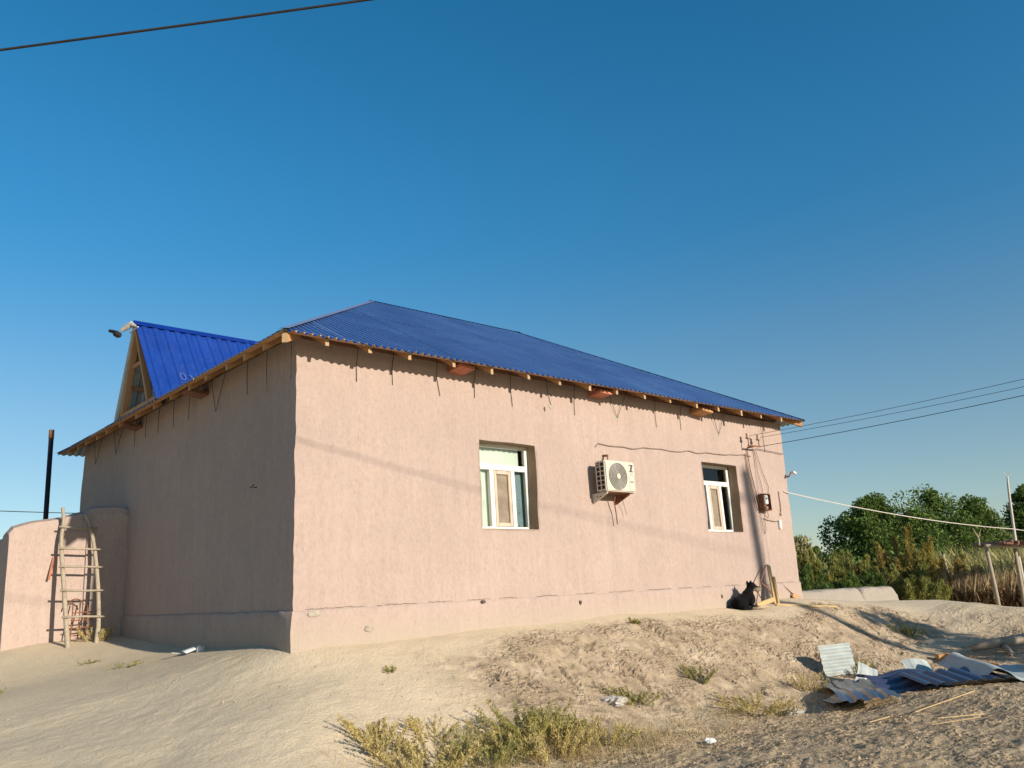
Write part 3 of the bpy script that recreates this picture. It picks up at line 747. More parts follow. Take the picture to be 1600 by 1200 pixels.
# ---- windows
def window(off, zoff, topmat, leftmat, rightmat):
    w = empty('window', (0, 0, 0), house); Y = .27
    X = lambda x: x+off
    Z = lambda z: z+zoff
    def bar(name, x0, x1, z0, z1, y0, y1, mat, ch=.006):
        mb = MB(); mb.box((X((x0+x1)/2), (y0+y1)/2, Z((z0+z1)/2)), (x1-x0, y1-y0, z1-z0), None, 0, ch); return mb.build(name, mat, w)
    y0, y1 = Y-.035, Y+.035
    bar('frame_bar', 3.10, 3.17, 1.50, 2.90, y0, y1, M_pvc); bar('frame_bar', 4.265, 4.335, 1.50, 2.90, y0, y1, M_pvc)
    bar('frame_bar', 3.17, 4.265, 2.825, 2.90, y0, y1, M_pvc); bar('frame_bar', 3.17, 4.265, 1.50, 1.575, y0, y1, M_pvc)
    bar('transom', 3.17, 4.265, 2.465, 2.555, y0-.004, y1, M_pvc)
    bar('mullion', 3.49, 3.575, 1.575, 2.465, y0, y1, M_pvc); bar('mullion', 3.945, 4.025, 1.575, 2.465, y0, y1, M_pvc)
    # opening sash
    a, b, c, d = 3.58, 3.94, 1.58, 2.46; t = .058; ys0, ys1 = y0+.004, y1-.01
    bar('sash_bar', a, a+t, c, d, ys0, ys1, M_sash); bar('sash_bar', b-t, b, c, d, ys0, ys1, M_sash)
    bar('sash_bar', a+t, b-t, c, c+t, ys0, ys1, M_sash); bar('sash_bar', a+t, b-t, d-t, d, ys0, ys1, M_sash)
    bar('insect_net', a+t, b-t, c+t, d-t, Y+.0, Y+.004, M_net, 0)
    for (p, q, r, s_) in ((3.17, 4.265, 2.555, 2.825), (3.17, 3.49, 1.575, 2.465), (4.025, 4.265, 1.575, 2.465)):
        mb = MB(); mb.add([(X(p), Y, Z(r)), (X(q), Y, Z(r)), (X(q), Y, Z(s_)), (X(p), Y, Z(s_))], [(0, 1, 2, 3)]); mb.build('pane', M_glass, w)
    def drape(x0, x1, z0, z1, mat, y=.335, amp=.012):
        n = 28; mb = MB(); V = []; 
        for k in range(n+1):
            x = x0+(x1-x0)*k/n
            for z in (z0, z1): V.append((X(x), y+amp*math.sin(x*55)+.004*math.sin(x*131), Z(z)))
        mb.add(V, [(2*k, 2*k+2, 2*k+3, 2*k+1) for k in range(n)]); mb.build('curtain', mat, w, True)
    if topmat: drape(3.12, 4.20 if topmat is M_curt else 4.3, 2.50, 2.88, topmat)
    if leftmat: drape(3.12, 3.60, 1.52, 2.5, leftmat)
    if rightmat: drape(3.95, 4.29, 1.52, 2.5, rightmat, .34)
    return w
w1 = window(0, 0, M_curt, M_curt, M_lace); w1['label'] = 'white framed window with pale curtains and cream middle sash'
w2 = window(5.83, .035, None, None, None); w2['label'] = 'white framed window with dark panes and cream middle sash'
# inner room lining so the panes look into a dim room
mb = MB(); mb.box((9.5, 2.3, 2.0), (5.0, 3.6, 3.4)); 
mb.f = [f for k, f in enumerate(mb.f) if k != 2]; mb.m = mb.m[:len(mb.f)]
mb.build('room_lining', simple('dim_room', (.16, .20, .17), .9), house)

# ------------------------------------------------------------------ things on the house wall
def wy(x, z): return float(front_pos(np.array([x]), np.array([z]))[1][0])
# air conditioner
AX0, AX1, AZ0, AZ1, AYF, AYB = 5.60, 6.385, 2.145, 2.675, -.33, -.115
ac = empty('air_conditioner', (6.0, 0, 2.1)); tag(ac, 'cream outdoor air conditioner unit with round fan grille on wall brackets', 'air conditioner')
mb = MB(); cx, cz = (AX0+AX1)/2, (AZ0+AZ1)/2
mb.box((cx, (AYF+AYB)/2, cz), (AX1-AX0, AYB-AYF, AZ1-AZ0), None, 0, .018); mb.build('casing', M_cream, ac, False)
fc = (AX0+.315, AYF, cz-.005)
mb = MB(); mb.disc_ring(fc, .0, .232, -.004, .002, 40); mb.build('fan_recess', M_grey, ac)
M_ringl = simple('grille_ring', (.30, .275, .235), .5, 0, .06, 10, 0)
for r in (.232, .196, .160, .124, .088):
    mb = MB(); mb.disc_ring(fc, r-.008, r, -.016, -.003, 40); mb.build('grille_ring', M_ringl, ac)
for k in range(12):
    a = k*math.pi/6+.1; mb = MB(); mb.bar((fc[0]+.05*math.cos(a), AYF-.008, fc[2]+.05*math.sin(a)), (fc[0]+.225*math.cos(a), AYF-.008, fc[2]+.225*math.sin(a)), .005, .005); mb.build('grille_spoke', M_ringl, ac)
mb = MB(); mb.disc_ring(fc, 0, .05, -.022, -.002, 24); mb.build('fan_badge', M_cream, ac)
# side coil guard with open cells
mb = MB(); mb.box((AX0-.001, (AYF+AYB)/2, cz), (.006, AYB-AYF-.035, AZ1-AZ0-.05)); mb.build('coil_recess', M_dark, ac)
for k in range(7):
    z = AZ0+.03+k*(AZ1-AZ0-.06)/6; mb = MB(); mb.box((AX0-.006, (AYF+AYB)/2, z), (.014, AYB-AYF-.02, .014)); mb.build('guard_bar', M_cream, ac)
for y in (AYF+.016, (AYF+AYB)/2, AYB-.016):
    mb = MB(); mb.box((AX0-.007, y, cz), (.014, .02, AZ1-AZ0-.02)); mb.build('guard_bar', M_cream, ac)
mb = MB(); ring = [(AX0-.018, AYB-.06+.025*math.cos(a), AZ1-.085+.03*math.sin(a)) for a in np.linspace(.5, 5.6, 10)]; mb.tube(ring, .006, 5); mb.build('cable_loop', M_white, ac)
# logo: letter Z with a doubled stroke, small print below
mb = MB(); yl = AYF-.0025; lx, lz = AX1-.155, AZ1-.165
mb.box((lx+.05, yl, lz+.105), (.10, .004, .014)); mb.box((lx+.052, yl, lz-.005), (.096, .004, .014))
for d in (0, .026): mb.bar((lx+.022+d, yl, lz), (lx+.058+d, yl, lz+.10), .016, .004, 0, (0, 1, 0))
mb.build('logo', M_ink, ac)
mb = MB()
for k in range(5): mb.box((lx+.012+k*.017, yl, lz-.048), (.010, .003, .008))
mb.build('small_print', M_grey, ac)
mb = MB()
for k in range(6): mb.box((lx+.01+k*.014, yl, lz-.185), (.010, .003, .020))
mb.build('small_print', M_grey, ac)
mb = MB()
for a, b in (((AX1-.17, AZ0+.03), (AX1-.03, AZ0+.03)), ((AX1-.03, AZ0+.03), (AX1-.03, AZ0+.29)), ((AX1-.03, AZ0+.29), (AX1-.17, AZ0+.29)), ((AX1-.17, AZ0+.29), (AX1-.17, AZ0+.03))):
    mb.bar((a[0], AYF-.001, a[1]), (b[0], AYF-.001, b[1]), .004, .003, 0, (0, 1, 0))
mb.build('service_panel', M_ringl, ac)
for x in (AX0+.03, AX1-.17):
    mb = MB(); zt = AZ0-.012; y0 = wy(x, AZ0)
    P = [(x-.018, y0, zt), (x-.018, AYF+.01, zt), (x-.018, AYF+.03, zt-.03), (x-.018, y0-.02, zt-.16), (x-.018, y0, zt-.16)]
    P2 = [(p[0]+.034, p[1], p[2]) for p in P]; n = 5
    mb.add(P+P2, [tuple(range(n)), tuple(range(2*n-1, n-1, -1))]+[(k, n+k, n+(k+1) % n, (k+1) % n) for k in range(n)]); mb.build('bracket', M_cream if x < 6 else M_rust, ac)
    for yb in (-.10, -.16):
        mb = MB(); mb.disc_ring((0, 0, 0), 0, .011, -.003, .003, 10); mb.v = [(x-.020+p[1], yb+p[0], zt-.06+p[2]) for p in mb.v]; mb.build('bracket_hole', M_dark, ac)
mb = MB(); mb.box((cx, -.19, AZ0-.006), (AX1-AX0-.08, .19, .012)); mb.build('base_tray', M_rust, ac)
mb = MB(); xh = 6.04; mb.tube([(xh-.02, -.15, AZ0), (xh, -.09, AZ0-.15), (xh+.06, -.06, AZ0-.33), (xh+.075, -.055, AZ0-.52)], .011, 6); mb.build('drain_hose', M_brn, ac)
mb = MB(); mb.tube([(xh+.14, -.13, AZ0), (xh+.27, -.06, AZ0-.12), (xh+.34, -.05, AZ0-.28), (xh+.35, -.045, AZ0-.36)], .005, 6); mb.build('drain_wire', M_cable, ac)
# red brick-coloured pipe stub above it
mb = MB(); mb.tube([(6.0, .05, 2.83), (6.02, -.05, 2.82), (5.97, -.09, 2.76), (5.95, -.10, 2.68)], [.02, .022, .012, .010], 8)
o = mb.build('pipe_stub', M_rust); tag(o, 'short rusty pipe bend in the wall above the air conditioner', 'pipe')
# surface cable
def wall_run(name, pts, r, mat, label, cat, wig=.012, n=40, group=None, off=.012):
    P = []; 
    for i in range(len(pts)-1):
        m = max(3, int(n*abs(Vector(pts[i+1]).xz.length and (Vector((pts[i+1][0]-pts[i][0], pts[i+1][1]-pts[i][1])).length)/3)+2)) if False else max(3, int(math.hypot(pts[i+1][0]-pts[i][0], pts[i+1][1]-pts[i][1])/.1))
        for k in range(m):
            t = k/m; x = pts[i][0]+(pts[i+1][0]-pts[i][0])*t; z = pts[i][1]+(pts[i+1][1]-pts[i][1])*t; P.append((x, z))
    P.append(pts[-1]); V = [(x+wig*float(pn(x*2, z*2+4)), wy(x, z)-off, z+wig*2*float(pn(x*2.3+z, 7.7))) for x, z in P]
    mb = MB(); mb.tube(V, r, 6); o = mb.build(name, mat); return tag(o, label, cat, group)
wall_run('wall_cable', [(5.80, 2.95), (5.88, 3.01), (6.5, 3.02), (7.3, 3.04), (9.05, 3.12), (10.8, 3.175)], .011, M_cable, 'thin plaster coloured cable run level across wall above the air conditioner', 'cable', .02)
# insulator bracket
ib = empty('insulator_bracket', (10.75, 0, 3.34)); tag(ib, 'rusty iron bracket with two porcelain insulators below the right eave', 'bracket')
mb = MB(); mb.bar((10.52, -.12, 3.35), (10.98, -.12, 3.36), .03, .03); mb.build('crossbar', M_rust, ib)
mb = MB(); mb.bar((10.75, .04, 3.35), (10.75, -.13, 3.35), .03, .03); mb.build('wall_spike', M_rust, ib)
for x in (10.54, 10.95):
    mb = MB(); mb.tube([(x, -.12, 3.35), (x, -.12, 3.50)], .011, 6); mb.build('pin', M_rust, ib)
    mb = MB(); mb.tube([(x, -.12, z) for z in (3.49, 3.50, 3.53, 3.545, 3.575, 3.60, 3.615)], [.03, .05, .052, .034, .034, .045, .02], 12); mb.build('insulator', M_porc, ib, True)
for p, l in (([(10.66, 3.33), (10.70, 2.9), (10.78, 2.4), (10.83, 2.12)], 'dark conduit dropping from the insulator bracket to the meter box'),
             ([(10.57, 3.2), (10.62, 2.7), (10.70, 2.2), (10.74, 2.0)], 'thin wire hanging just left of the meter conduit'),
             ([(10.93, 3.35), (10.98, 2.9), (11.06, 2.4)], 'thin wire from the right insulator down to meter box top'),
             ([(10.99, 3.33), (11.18, 2.8), (11.30, 2.55), (11.24, 2.2)], 'loose wire bowing out right of the meter box')):
    wall_run('drop_wire', p, .011 if 'conduit' in l else .006, M_brn, l, 'wire', .01, off=.03)
wall_run('side_wire', [(11.0, 3.34), (12.15, 3.30)], .006, M_wire, 'short thin wire from bracket to right wall corner', 'wire', .004, off=.04)
mbx = empty('meter_box', (10.96, 0, 2.0)); tag(mbx, 'rusty open box with white electricity meter on the wall', 'meter box')
mb = MB(); bx0, bx1, bz0, bz1 = 10.83, 11.10, 2.0, 2.34
mb.box((10.965, -.015, 2.17), (.27, .02, .34)); mb.build('back_plate', M_rust, mbx)
for c, d in (((bx0, -.07, 2.17), (.014, .12, .34)), ((bx1, -.07, 2.17), (.014, .12, .34)), ((10.965, -.07, bz0), (.256, .12, .014)), ((10.965, -.07, bz1), (.256, .12, .014))):
    mb = MB(); mb.box(c, d); mb.build('side_plate', M_rust, mbx)
mb = MB(); mb.box((10.97, -.075, 2.225), (.13, .08, .19), None, 0, .012); mb.build('meter_body', M_white, mbx)
mb = MB(); mb.box((10.97, -.118, 2.245), (.05, .006, .03)); mb.build('meter_display', M_dark, mbx)
mb = MB(); mb.box((10.98, -.07, 2.055), (.09, .06, .06), None, 0, .008); mb.build('breaker', M_grey, mbx)
mb = MB(); mb.tube([(10.88, -.06, 2.0), (10.90, -.07, 1.88), (11.0, -.07, 1.84), (11.05, -.06, 1.92), (11.0, -.06, 2.0)], .008, 6); mb.build('wire_loop', M_cable, mbx)
wall_run('outlet_wire', [(10.98, 1.84), (11.1, 1.80), (11.35, 1.79), (11.52, 1.80)], .008, M_cable, 'short cable from under the meter box to white socket', 'cable', .01, off=.02)
wall_run('hanging_wire', [(10.82, 2.0), (10.86, 1.62), (10.92, 1.52), (10.97, 1.60), (10.98, 1.82)], .006, M_cable, 'pale wire looping down below the meter box', 'wire', .005, off=.03)
mb = MB(); mb.box((11.56, wy(11.56, 1.72)-.02, 1.72), (.085, .05, .20), (0, .05, 0), 0, .012); o = mb.build('wall_socket', M_white); tag(o, 'small white socket low on wall right of the meter', 'socket')
wall_run('switch_wire', [(11.72, 2.44), (11.70, 2.1), (11.66, 1.95)], .010, M_brn, 'brown wire running down wall near right corner to junction', 'wire', .008, off=.02)
mb = MB(); mb.tube([(11.66, wy(11.66, 1.95), 1.95), (11.66, -.03, 1.95)], [.045, .03], 10); o = mb.build('junction_knob', M_porc); tag(o, 'small round knob at lower end of the brown corner wire', 'knob')
lmp = empty('corner_lamp', (12.15, 0, 2.8)); tag(lmp, 'small bare bulb lamp on bent arm at right wall corner', 'lamp')
mb = MB(); mb.tube([(12.10, .05, 2.78), (12.12, -.07, 2.79), (12.17, -.10, 2.87), (12.22, -.11, 2.885)], [.018, .02, .022, .026], 8); mb.build('arm', M_brn, lmp)
mb = MB(); mb.tube([(12.22, -.11, 2.885), (12.25, -.115, 2.88), (12.29, -.12, 2.865), (12.325, -.122, 2.85), (12.34, -.123, 2.845)], [.014, .026, .034, .026, .008], 10); mb.build('bulb', M_white, lmp, True)

# fitting on dormer peak
dl = empty('peak_lamp', (-.55, 4.9, 5.4)); tag(dl, 'black lamp wrapped in pale plastic at the dormer peak', 'lamp')
mb = MB(); mb.box((-.66, 4.98, 5.30), (.12, .11, .09), (.2, .3, .3), 0, .02); mb.box((-.70, 5.05, 5.36), (.10, .16, .05), (.3, 0, .5), 0, .01); mb.build('lamp_head', M_pipe, dl)
mb = MB(); mb.tube([(-.62, 4.93, 5.36), (-.55, 4.86, 5.42), (-.50, 4.78, 5.46), (-.46, 4.70, 5.41)], [.035, .055, .05, .02], 9); mb.build('plastic_wrap', M_bag, dl)
mb = MB(); mb.bar((-.50, 4.86, 5.32), (-.46, 4.58, 5.36), .022, .015); mb.build('mount_strip', M_white, dl)

# ------------------------------------------------------------------ yard wall and ladder
yw = empty('yard_wall', (-1, 6, 0)); tag(yw, 'rounded pink mud yard wall joined to the house side', 'wall')
def slab(name, prof, y0, th, flip=False, side=None):
    """upright mud slab: prof = [(x, ztop)], front at y0; rounded top"""
    xs_ = np.array([p[0] for p in prof]); zt = np.array([p[1] for p in prof])
    us = np.linspace(xs_[0], xs_[-1], max(8, int(abs(xs_[-1]-xs_[0])/.06))); ztop = np.interp(us, xs_, zt)+.012*fbm(us*3, us*0+2, 3)
    rows = []
    lv = [0, .08, .2, .35, .5, .65, .8, .9, .96, 1.0]
    for k in lv:
        z = -.3+(ztop+.3)*k; y = y0-.05*(1-k)+.02*fbm(us*1.5+9, z*1.5, 3)+(.03 if k == 1 else 0)
        if k < .12: y = y-.03
        rows.append(np.stack([us+.02*pn(z*2, us*0+4), y, z], -1))
    rows.append(np.stack([us, us*0+y0+th*.5, ztop+.05], -1)); rows.append(np.stack([us, us*0+y0+th*.95, ztop], -1)); rows.append(np.stack([us, us*0+y0+th, us*0-.3], -1))
    V = np.array(rows).reshape(-1, 3); n = len(us); i = np.arange(len(V)).reshape(len(rows), n)
    F = [list(q) for q in np.stack([i[:-1, :-1], i[:-1, 1:], i[1:, 1:], i[1:, :-1]], -1).reshape(-1, 4)]
    me_f = F; V = [tuple(p) for p in V]
    mb = MB(); mb.add(V, me_f)
    m_ = len(rows)
    mb.f.append(tuple(i[k, 0] for k in range(m_))[::-1]); mb.m.append(0); mb.f.append(tuple(i[k, n-1] for k in range(m_))); mb.m.append(0)
    if side: mb.v = [side(p) for p in mb.v]
    return mb.build(name, M_fence, yw, False)
slab('wall_panel', [(-1.84, 1.99), (-1.78, 2.08), (-1.5, 2.17), (-1.1, 2.24), (-.83, 2.31), (-.66, 2.36)], 5.9, .42)
slab('wall_panel', [(-.68, 2.38), (-.6, 2.43), (-.3, 2.46), (-.09, 2.45), (.02, 2.40)], 5.86, .46)
slab('wall_panel', [(0, 2.0), (1.5, 1.95), (7, 1.9)], 0, .4, side=lambda p: (-1.80+p[1]*1.0+(.0), 6.28+p[0], p[2]))
# ladder
ld = empty('ladder', (-.9, 5.3, .2)); tag(ld, 'home made ladder of crooked poles leaning on the yard wall', 'ladder')
LL = [(-1.06, 5.18, .12), (-1.08, 5.36, .70), (-1.10, 5.55, 1.30), (-1.12, 5.70, 1.85), (-1.08, 5.79, 2.2), (-1.10, 5.82, 2.42)]
LR = [(-.66, 5.18, .12), (-.60, 5.28, .45), (-.58, 5.40, .85), (-.585, 5.53, 1.30), (-.605, 5.66, 1.70), (-.66, 5.76, 2.08), (-.745, 5.80, 2.32)]
def smooth_pts(P, n):
    P = [Vector(p) for p in P]; out = []
    for i in range(len(P)-1):
        p0 = P[max(i-1, 0)]; p1 = P[i]; p2 = P[i+1]; p3 = P[min(i+2, len(P)-1)]
        for k in range(n):
            t = k/n; out.append(.5*((2*p1)+(p2-p0)*t+(2*p0-5*p1+4*p2-p3)*t*t+(3*p1-p0-3*p2+p3)*t**3))
    return out+[P[-1]]
for P in (LL, LR):
    S_ = smooth_pts(P, 4); mb = MB(); mb.tube(S_, [.038-.010*k/len(S_)+random.uniform(-.003, .003) for k in range(len(S_))], 9); mb.build('rail', M_log, ld, True)
def on_poly(P, z):
    for a, b in zip(P[:-1], P[1:]):
        if a[2] <= z <= b[2]:
            t = (z-a[2])/(b[2]-a[2]); return Vector(a).lerp(Vector(b), t)
for z in (.60, 1.02, 1.40, 1.70, 2.06):
    a = on_poly(LL, z+.015); b = on_poly(LR, z); d = (b-a).normalized(); nrm = Vector((0, -.05, .015))
    mb = MB(); mb.tube([a-d*.07+nrm, a.lerp(b, .5)+nrm+Vector((0, 0, random.uniform(-.01, .01))), b+d*.08+nrm], [.017, .019, .016], 7); mb.build('rung', M_log, ld, True)
# rusty frame and stick behind the ladder
rf = empty('rusty_frame', (-.78, 5.6, .3)); tag(rf, 'small rusty metal grid frame propped behind the ladder', 'frame')
for x in (-.95, -.84, -.72):
    mb = MB(); mb.tube([(x, 5.50, .26), (x+.05, 5.62, .62), (x+.09, 5.76, .86)], .011, 6); mb.build('upright', M_rust, rf)
for k, z in enumerate((.34, .46, .58, .70)):
    mb = MB(); y = 5.50+(z-.26)*.4; mb.tube([(-1.0+.04*k, y, z), (-.66+.04*k, y, z+.01)], .010, 6); mb.build('crosswire', M_rust, rf)
mb = MB(); ring = [(-.85+.13*math.cos(a), 5.66, .78+.14*math.sin(a)) for a in np.linspace(.3, 3.0, 8)]; mb.tube(ring, .011, 6); mb.build('hoop', M_rust, rf)
mb = MB(); mb.bar((-1.24, 5.78, 1.25), (-1.17, 5.86, 1.62), .02, .03); o = mb.build('red_stick', M_red); tag(o, 'thin reddish stick leaning on yard wall left of ladder', 'stick')
# pipe behind yard wall
pp = empty('chimney_pipe', (-.78, 8, 0)); tag(pp, 'tall thin black pipe with red top behind yard wall', 'pipe')
mb = MB(); mb.tube([(-.77, 8, .2), (-.79, 8, 4.02)], .045, 12); mb.build('pipe', M_pipe, pp, True)
mb = MB(); mb.tube([(-.79, 8, 4.02), (-.792, 8, 4.19)], .049, 12); mb.build('pipe_top', M_rust, pp, True)

# ------------------------------------------------------------------ low mud bench right of the house
lb = empty('mud_bench', (13.5, 0.8, 0)); tag(lb, 'low rounded mud bench wall beyond the right house corner', 'wall')
def lump(name, x0, x1, y0, y1, zt, parent, mat, res=.1):
    nx_ = int((x1-x0)/res)+1; xs_ = np.linspace(x0, x1, nx_)
    prof = [(y0-.06, -.4), (y0-.03, 0), (y0, zt*.5), (y0+.02, zt*.85), (y0+.08, zt), ((y0+y1)/2, zt+.02), (y1-.08, zt), (y1, zt*.6), (y1+.05, -.4)]
    V = []
    for x in xs_:
        e = min(1, (x-x0)/.15+.35, (x1-x)/.25+.3)
        for k, (y, z) in enumerate(prof):
            V.append((x+.03*float(pn(y*3, z*3)), y+.04*float(fbm(x*1.7, z*3+k*.3, 3)), (z*(e if z > 0 else 1))+.03*float(fbm(x*2.1, y*2, 2))))
    m = len(prof); F = [(a*m+k, (a+1)*m+k, (a+1)*m+k+1, a*m+k+1) for a in range(nx_-1) for k in range(m-1)]
    F += [tuple(range(m)), tuple((nx_-1)*m+k for k in range(m))[::-1]]
    mb = MB(); mb.add(V, F); return mb.build(name, mat, parent, True)
lump('bench_block', 12.35, 15.6, .35, .95, .29, lb, M_low); lump('bench_block', 15.64, 17.6, .38, .95, .275, lb, M_low)

# ------------------------------------------------------------------ timber props by the wall
pf = empty('timber_prop', (10.3, -.3, 0)); tag(pf, 'rough timber prop frame leaning on wall beside the dog', 'timber frame')
g1 = gz(10.4, -.34)
mb = MB(); mb.bar((10.39, -.34, g1-.02), (10.64, -.14, .86), .11, .03, 0, (0, 1, 0)); mb.build('upright', M_yel, pf)
mb = MB(); mb.bar((10.44, -.37, g1), (10.60, -.25, .62), .06, .035, 0, (0, 1, 0)); mb.build('upright', M_yel, pf)
mb = MB(); mb.bar((9.72, -.33, gz(9.72, -.33)+.05), (10.36, -.34, g1+.10), .035, .085); mb.build('foot_board', M_yel, pf)
mb = MB(); mb.tube([(9.72, -.31, gz(9.72, -.31)+.08), (10.12, -.22, .50), (10.60, -.10, .86)], .014, 6); mb.build('brace', M_brn, pf)
mb = MB(); mb.tube([(10.14, -.24, .52), (10.3, -.26, .40), (10.5, -.29, .22)], .016, 6); mb.build('brace', M_brn, pf)
mb = MB(); mb.bar((10.2, -.46, gz(10.2, -.46)+.02), (11.42, -1.08, gz(11.42, -1.08)+.025), .055, .035); o = mb.build('batten', M_yel); tag(o, 'long yellow batten lying on ground in front of timber prop', 'batten')
mb = MB(); mb.tube([(11.26, -.02, .49), (11.55, -.07, .28), (11.82, -.10, gz(11.82, -.1)+.03)], .012, 6); o = mb.build('stick', M_log); tag(o, 'thin pale stick leaning on wall near right corner', 'stick')
mb = MB(); mb.bar((11.62, -.16, gz(11.62, -.16)), (11.50, -.10, .24), .09, .03, 0, (0, 1, 0)); o = mb.build('board_offcut', M_wood); tag(o, 'short brown board offcut propped at wall foot near right corner', 'board')

# ------------------------------------------------------------------ dog
def remesh(name, mb, mats, parent, voxel, smooth=6, subs=0):
    o = mb.build(name+'_tmp', mats, None)
    md = o.modifiers.new('r', 'REMESH'); md.mode = 'VOXEL'; md.voxel_size = voxel
    if smooth: s_ = o.modifiers.new('s', 'SMOOTH'); s_.iterations = smooth; s_.factor = .5
    dg = bpy.context.evaluated_depsgraph_get(); me = bpy.data.meshes.new_from_object(o.evaluated_get(dg)); me.name = name
    bpy.data.objects.remove(o)
    me.polygons.foreach_set('use_smooth', [True]*len(me.polygons))
    if not me.materials: me.materials.append(mats)
    r = bpy.data.objects.new(name, me); COL.objects.link(r)
    if parent: r.parent = parent
    return r
def ell(mb, c, r, rot=(0, 0, 0), n=14, m=9):
    R_ = Euler(rot).to_matrix(); V = []; F = []
    for i in range(m+1):
        th = math.pi*i/m
        for k in range(n):
            a = 2*math.pi*k/n; V.append(Vector(c)+R_@Vector((r[0]*math.sin(th)*math.cos(a), r[1]*math.sin(th)*math.sin(a), r[2]*math.cos(th))))
    for i in range(m):
        for k in range(n): F.append((i*n+k, (i+1)*n+k, (i+1)*n+(k+1) % n, i*n+(k+1) % n))
    mb.add(V, F)
DG = gz(9.40, -.30)
dog = empty('dog', (9.40, -.30, DG)); tag(dog, 'black and tan dog lying upright by the wall looking right', 'dog')
mb = MB()   # local: +x forward, z up, y left; ground z=0
ell(mb, (-.18, 0, .14), (.17, .15, .145)); ell(mb, (-.05, 0, .18), (.20, .14, .155), (0, -.2, 0)); ell(mb, (.10, 0, .225), (.14, .115, .16), (0, -.35, 0))
ell(mb, (.10, 0, .33), (.105, .10, .14), (0, .35, 0)); ell(mb, (.19, 0, .455), (.115, .098, .10), (0, .1, 0)); ell(mb, (.06, 0, .25), (.15, .125, .16))
mb.tube([(.22, 0, .435), (.32, 0, .415), (.40, 0, .40), (.43, 0, .396)], [.075, .058, .047, .034], 10); ell(mb, (.43, 0, .407), (.02, .026, .02))
ell(mb, (.32, 0, .378), (.085, .042, .028), (0, .1, 0))
for s_ in (-1, 1):
    mb.tube([(.15, s_*.06, .51), (.14, s_*.072, .555), (.142, s_*.076, .592)], [.042, .028, .007], 8)
    mb.tube([(.08, s_*.10, .22), (.05, s_*.125, .11), (.09, s_*.125, .045), (.28, s_*.115, .035), (.40, s_*.11, .034), (.45, s_*.108, .03)], [.06, .05, .04, .032, .031, .028], 10)
    ell(mb, (.455, s_*.108, .03), (.045, .034, .028))
    ell(mb, (-.17, s_*.13, .12), (.14, .065, .115), (0, .3, 0))
    mb.tube([(-.12, s_*.16, .07), (-.22, s_*.175, .04), (-.05, s_*.185, .034), (.08, s_*.185, .03)], [.05, .04, .032, .027], 9); ell(mb, (.09, s_*.185, .028), (.05, .033, .027))
mb.tube([(-.32, 0, .10), (-.40, .05, .05), (-.43, .12, .04), (-.40, .18, .035)], [.045, .042, .04, .02], 8)
def mat_dog():
    m = N('dog_coat'); tc = m.n('TexCoord'); m._c = tc.outputs['Object']
    at = m.n('Attribute'); at.attribute_name = 'coat'; f = m.noise(60, 4, .7, (1, 3, 3))
    c = m.mix(at.outputs['Fac'], (.0045, .004, .004), m.ramp(f, [(.3, (.34, .23, .14)), (.7, (.56, .46, .34))]))
    m.col(c).set(.7, 0, .07); m.b.inputs['Sheen Weight'].default_value = .04; m.b.inputs['Sheen Roughness'].default_value = .4; m.bump(m.noise(90, 3, .7, (1, 4, 4)), .8, .01); return m.mat
body = remesh('body', mb, mat_dog(), dog, .0105, 5)
body.scale = (.86, .86, .92); body.rotation_euler = (0, 0, math.radians(-24))
co = np.zeros(len(body.data.vertices)*3, np.float32); body.data.vertices.foreach_get('co', co); co = co.reshape(-1, 3)
cf = np.maximum.reduce([sstep(.20, .30, co[:, 0])*sstep(.14, .09, co[:, 2]), sstep(.24, .30, co[:, 0])*sstep(.455, .40, co[:, 2])*(co[:, 2] > .30)*.55, sstep(.075, .035, co[:, 2])*(np.abs(co[:, 1]) < .15)*(co[:, 0] > .1)*.9,
                         np.exp(-((co[:, 0]-.225)**2+(np.abs(co[:, 1])-.05)**2*1.5+(co[:, 2]-.40)**2)/.0011)*.9, .5*sstep(.05, .03, co[:, 2])*(co[:, 0] > .02)])
ca = body.data.color_attributes.new('coat', 'FLOAT_COLOR', 'POINT'); ca.data.foreach_set('color', np.repeat(cf[:, None], 4, 1).astype(np.float32).ravel())
M_eye = simple('dog_eye', (.05, .025, .012), .15, 0, .1, 10, 0); M_nose = simple('dog_nose', (.01, .008, .008), .3, 0, .1, 10, 0)
def on_dog(p):
    return Vector((9.40, -.30, DG))+Euler((0, 0, math.radians(-24))).to_matrix()@Vector((p[0]*.86, p[1]*.86, p[2]*.92))
for s_ in (-1, 1):
    mb = MB(); ell(mb, on_dog((.275, s_*.062, .475)), (.010, .010, .010), n=8, m=6); mb.build('eye', M_eye, dog, True)
mb = MB(); ell(mb, on_dog((.445, 0, .408)), (.018, .021, .016), n=8, m=6); mb.build('nose', M_nose, dog, True)

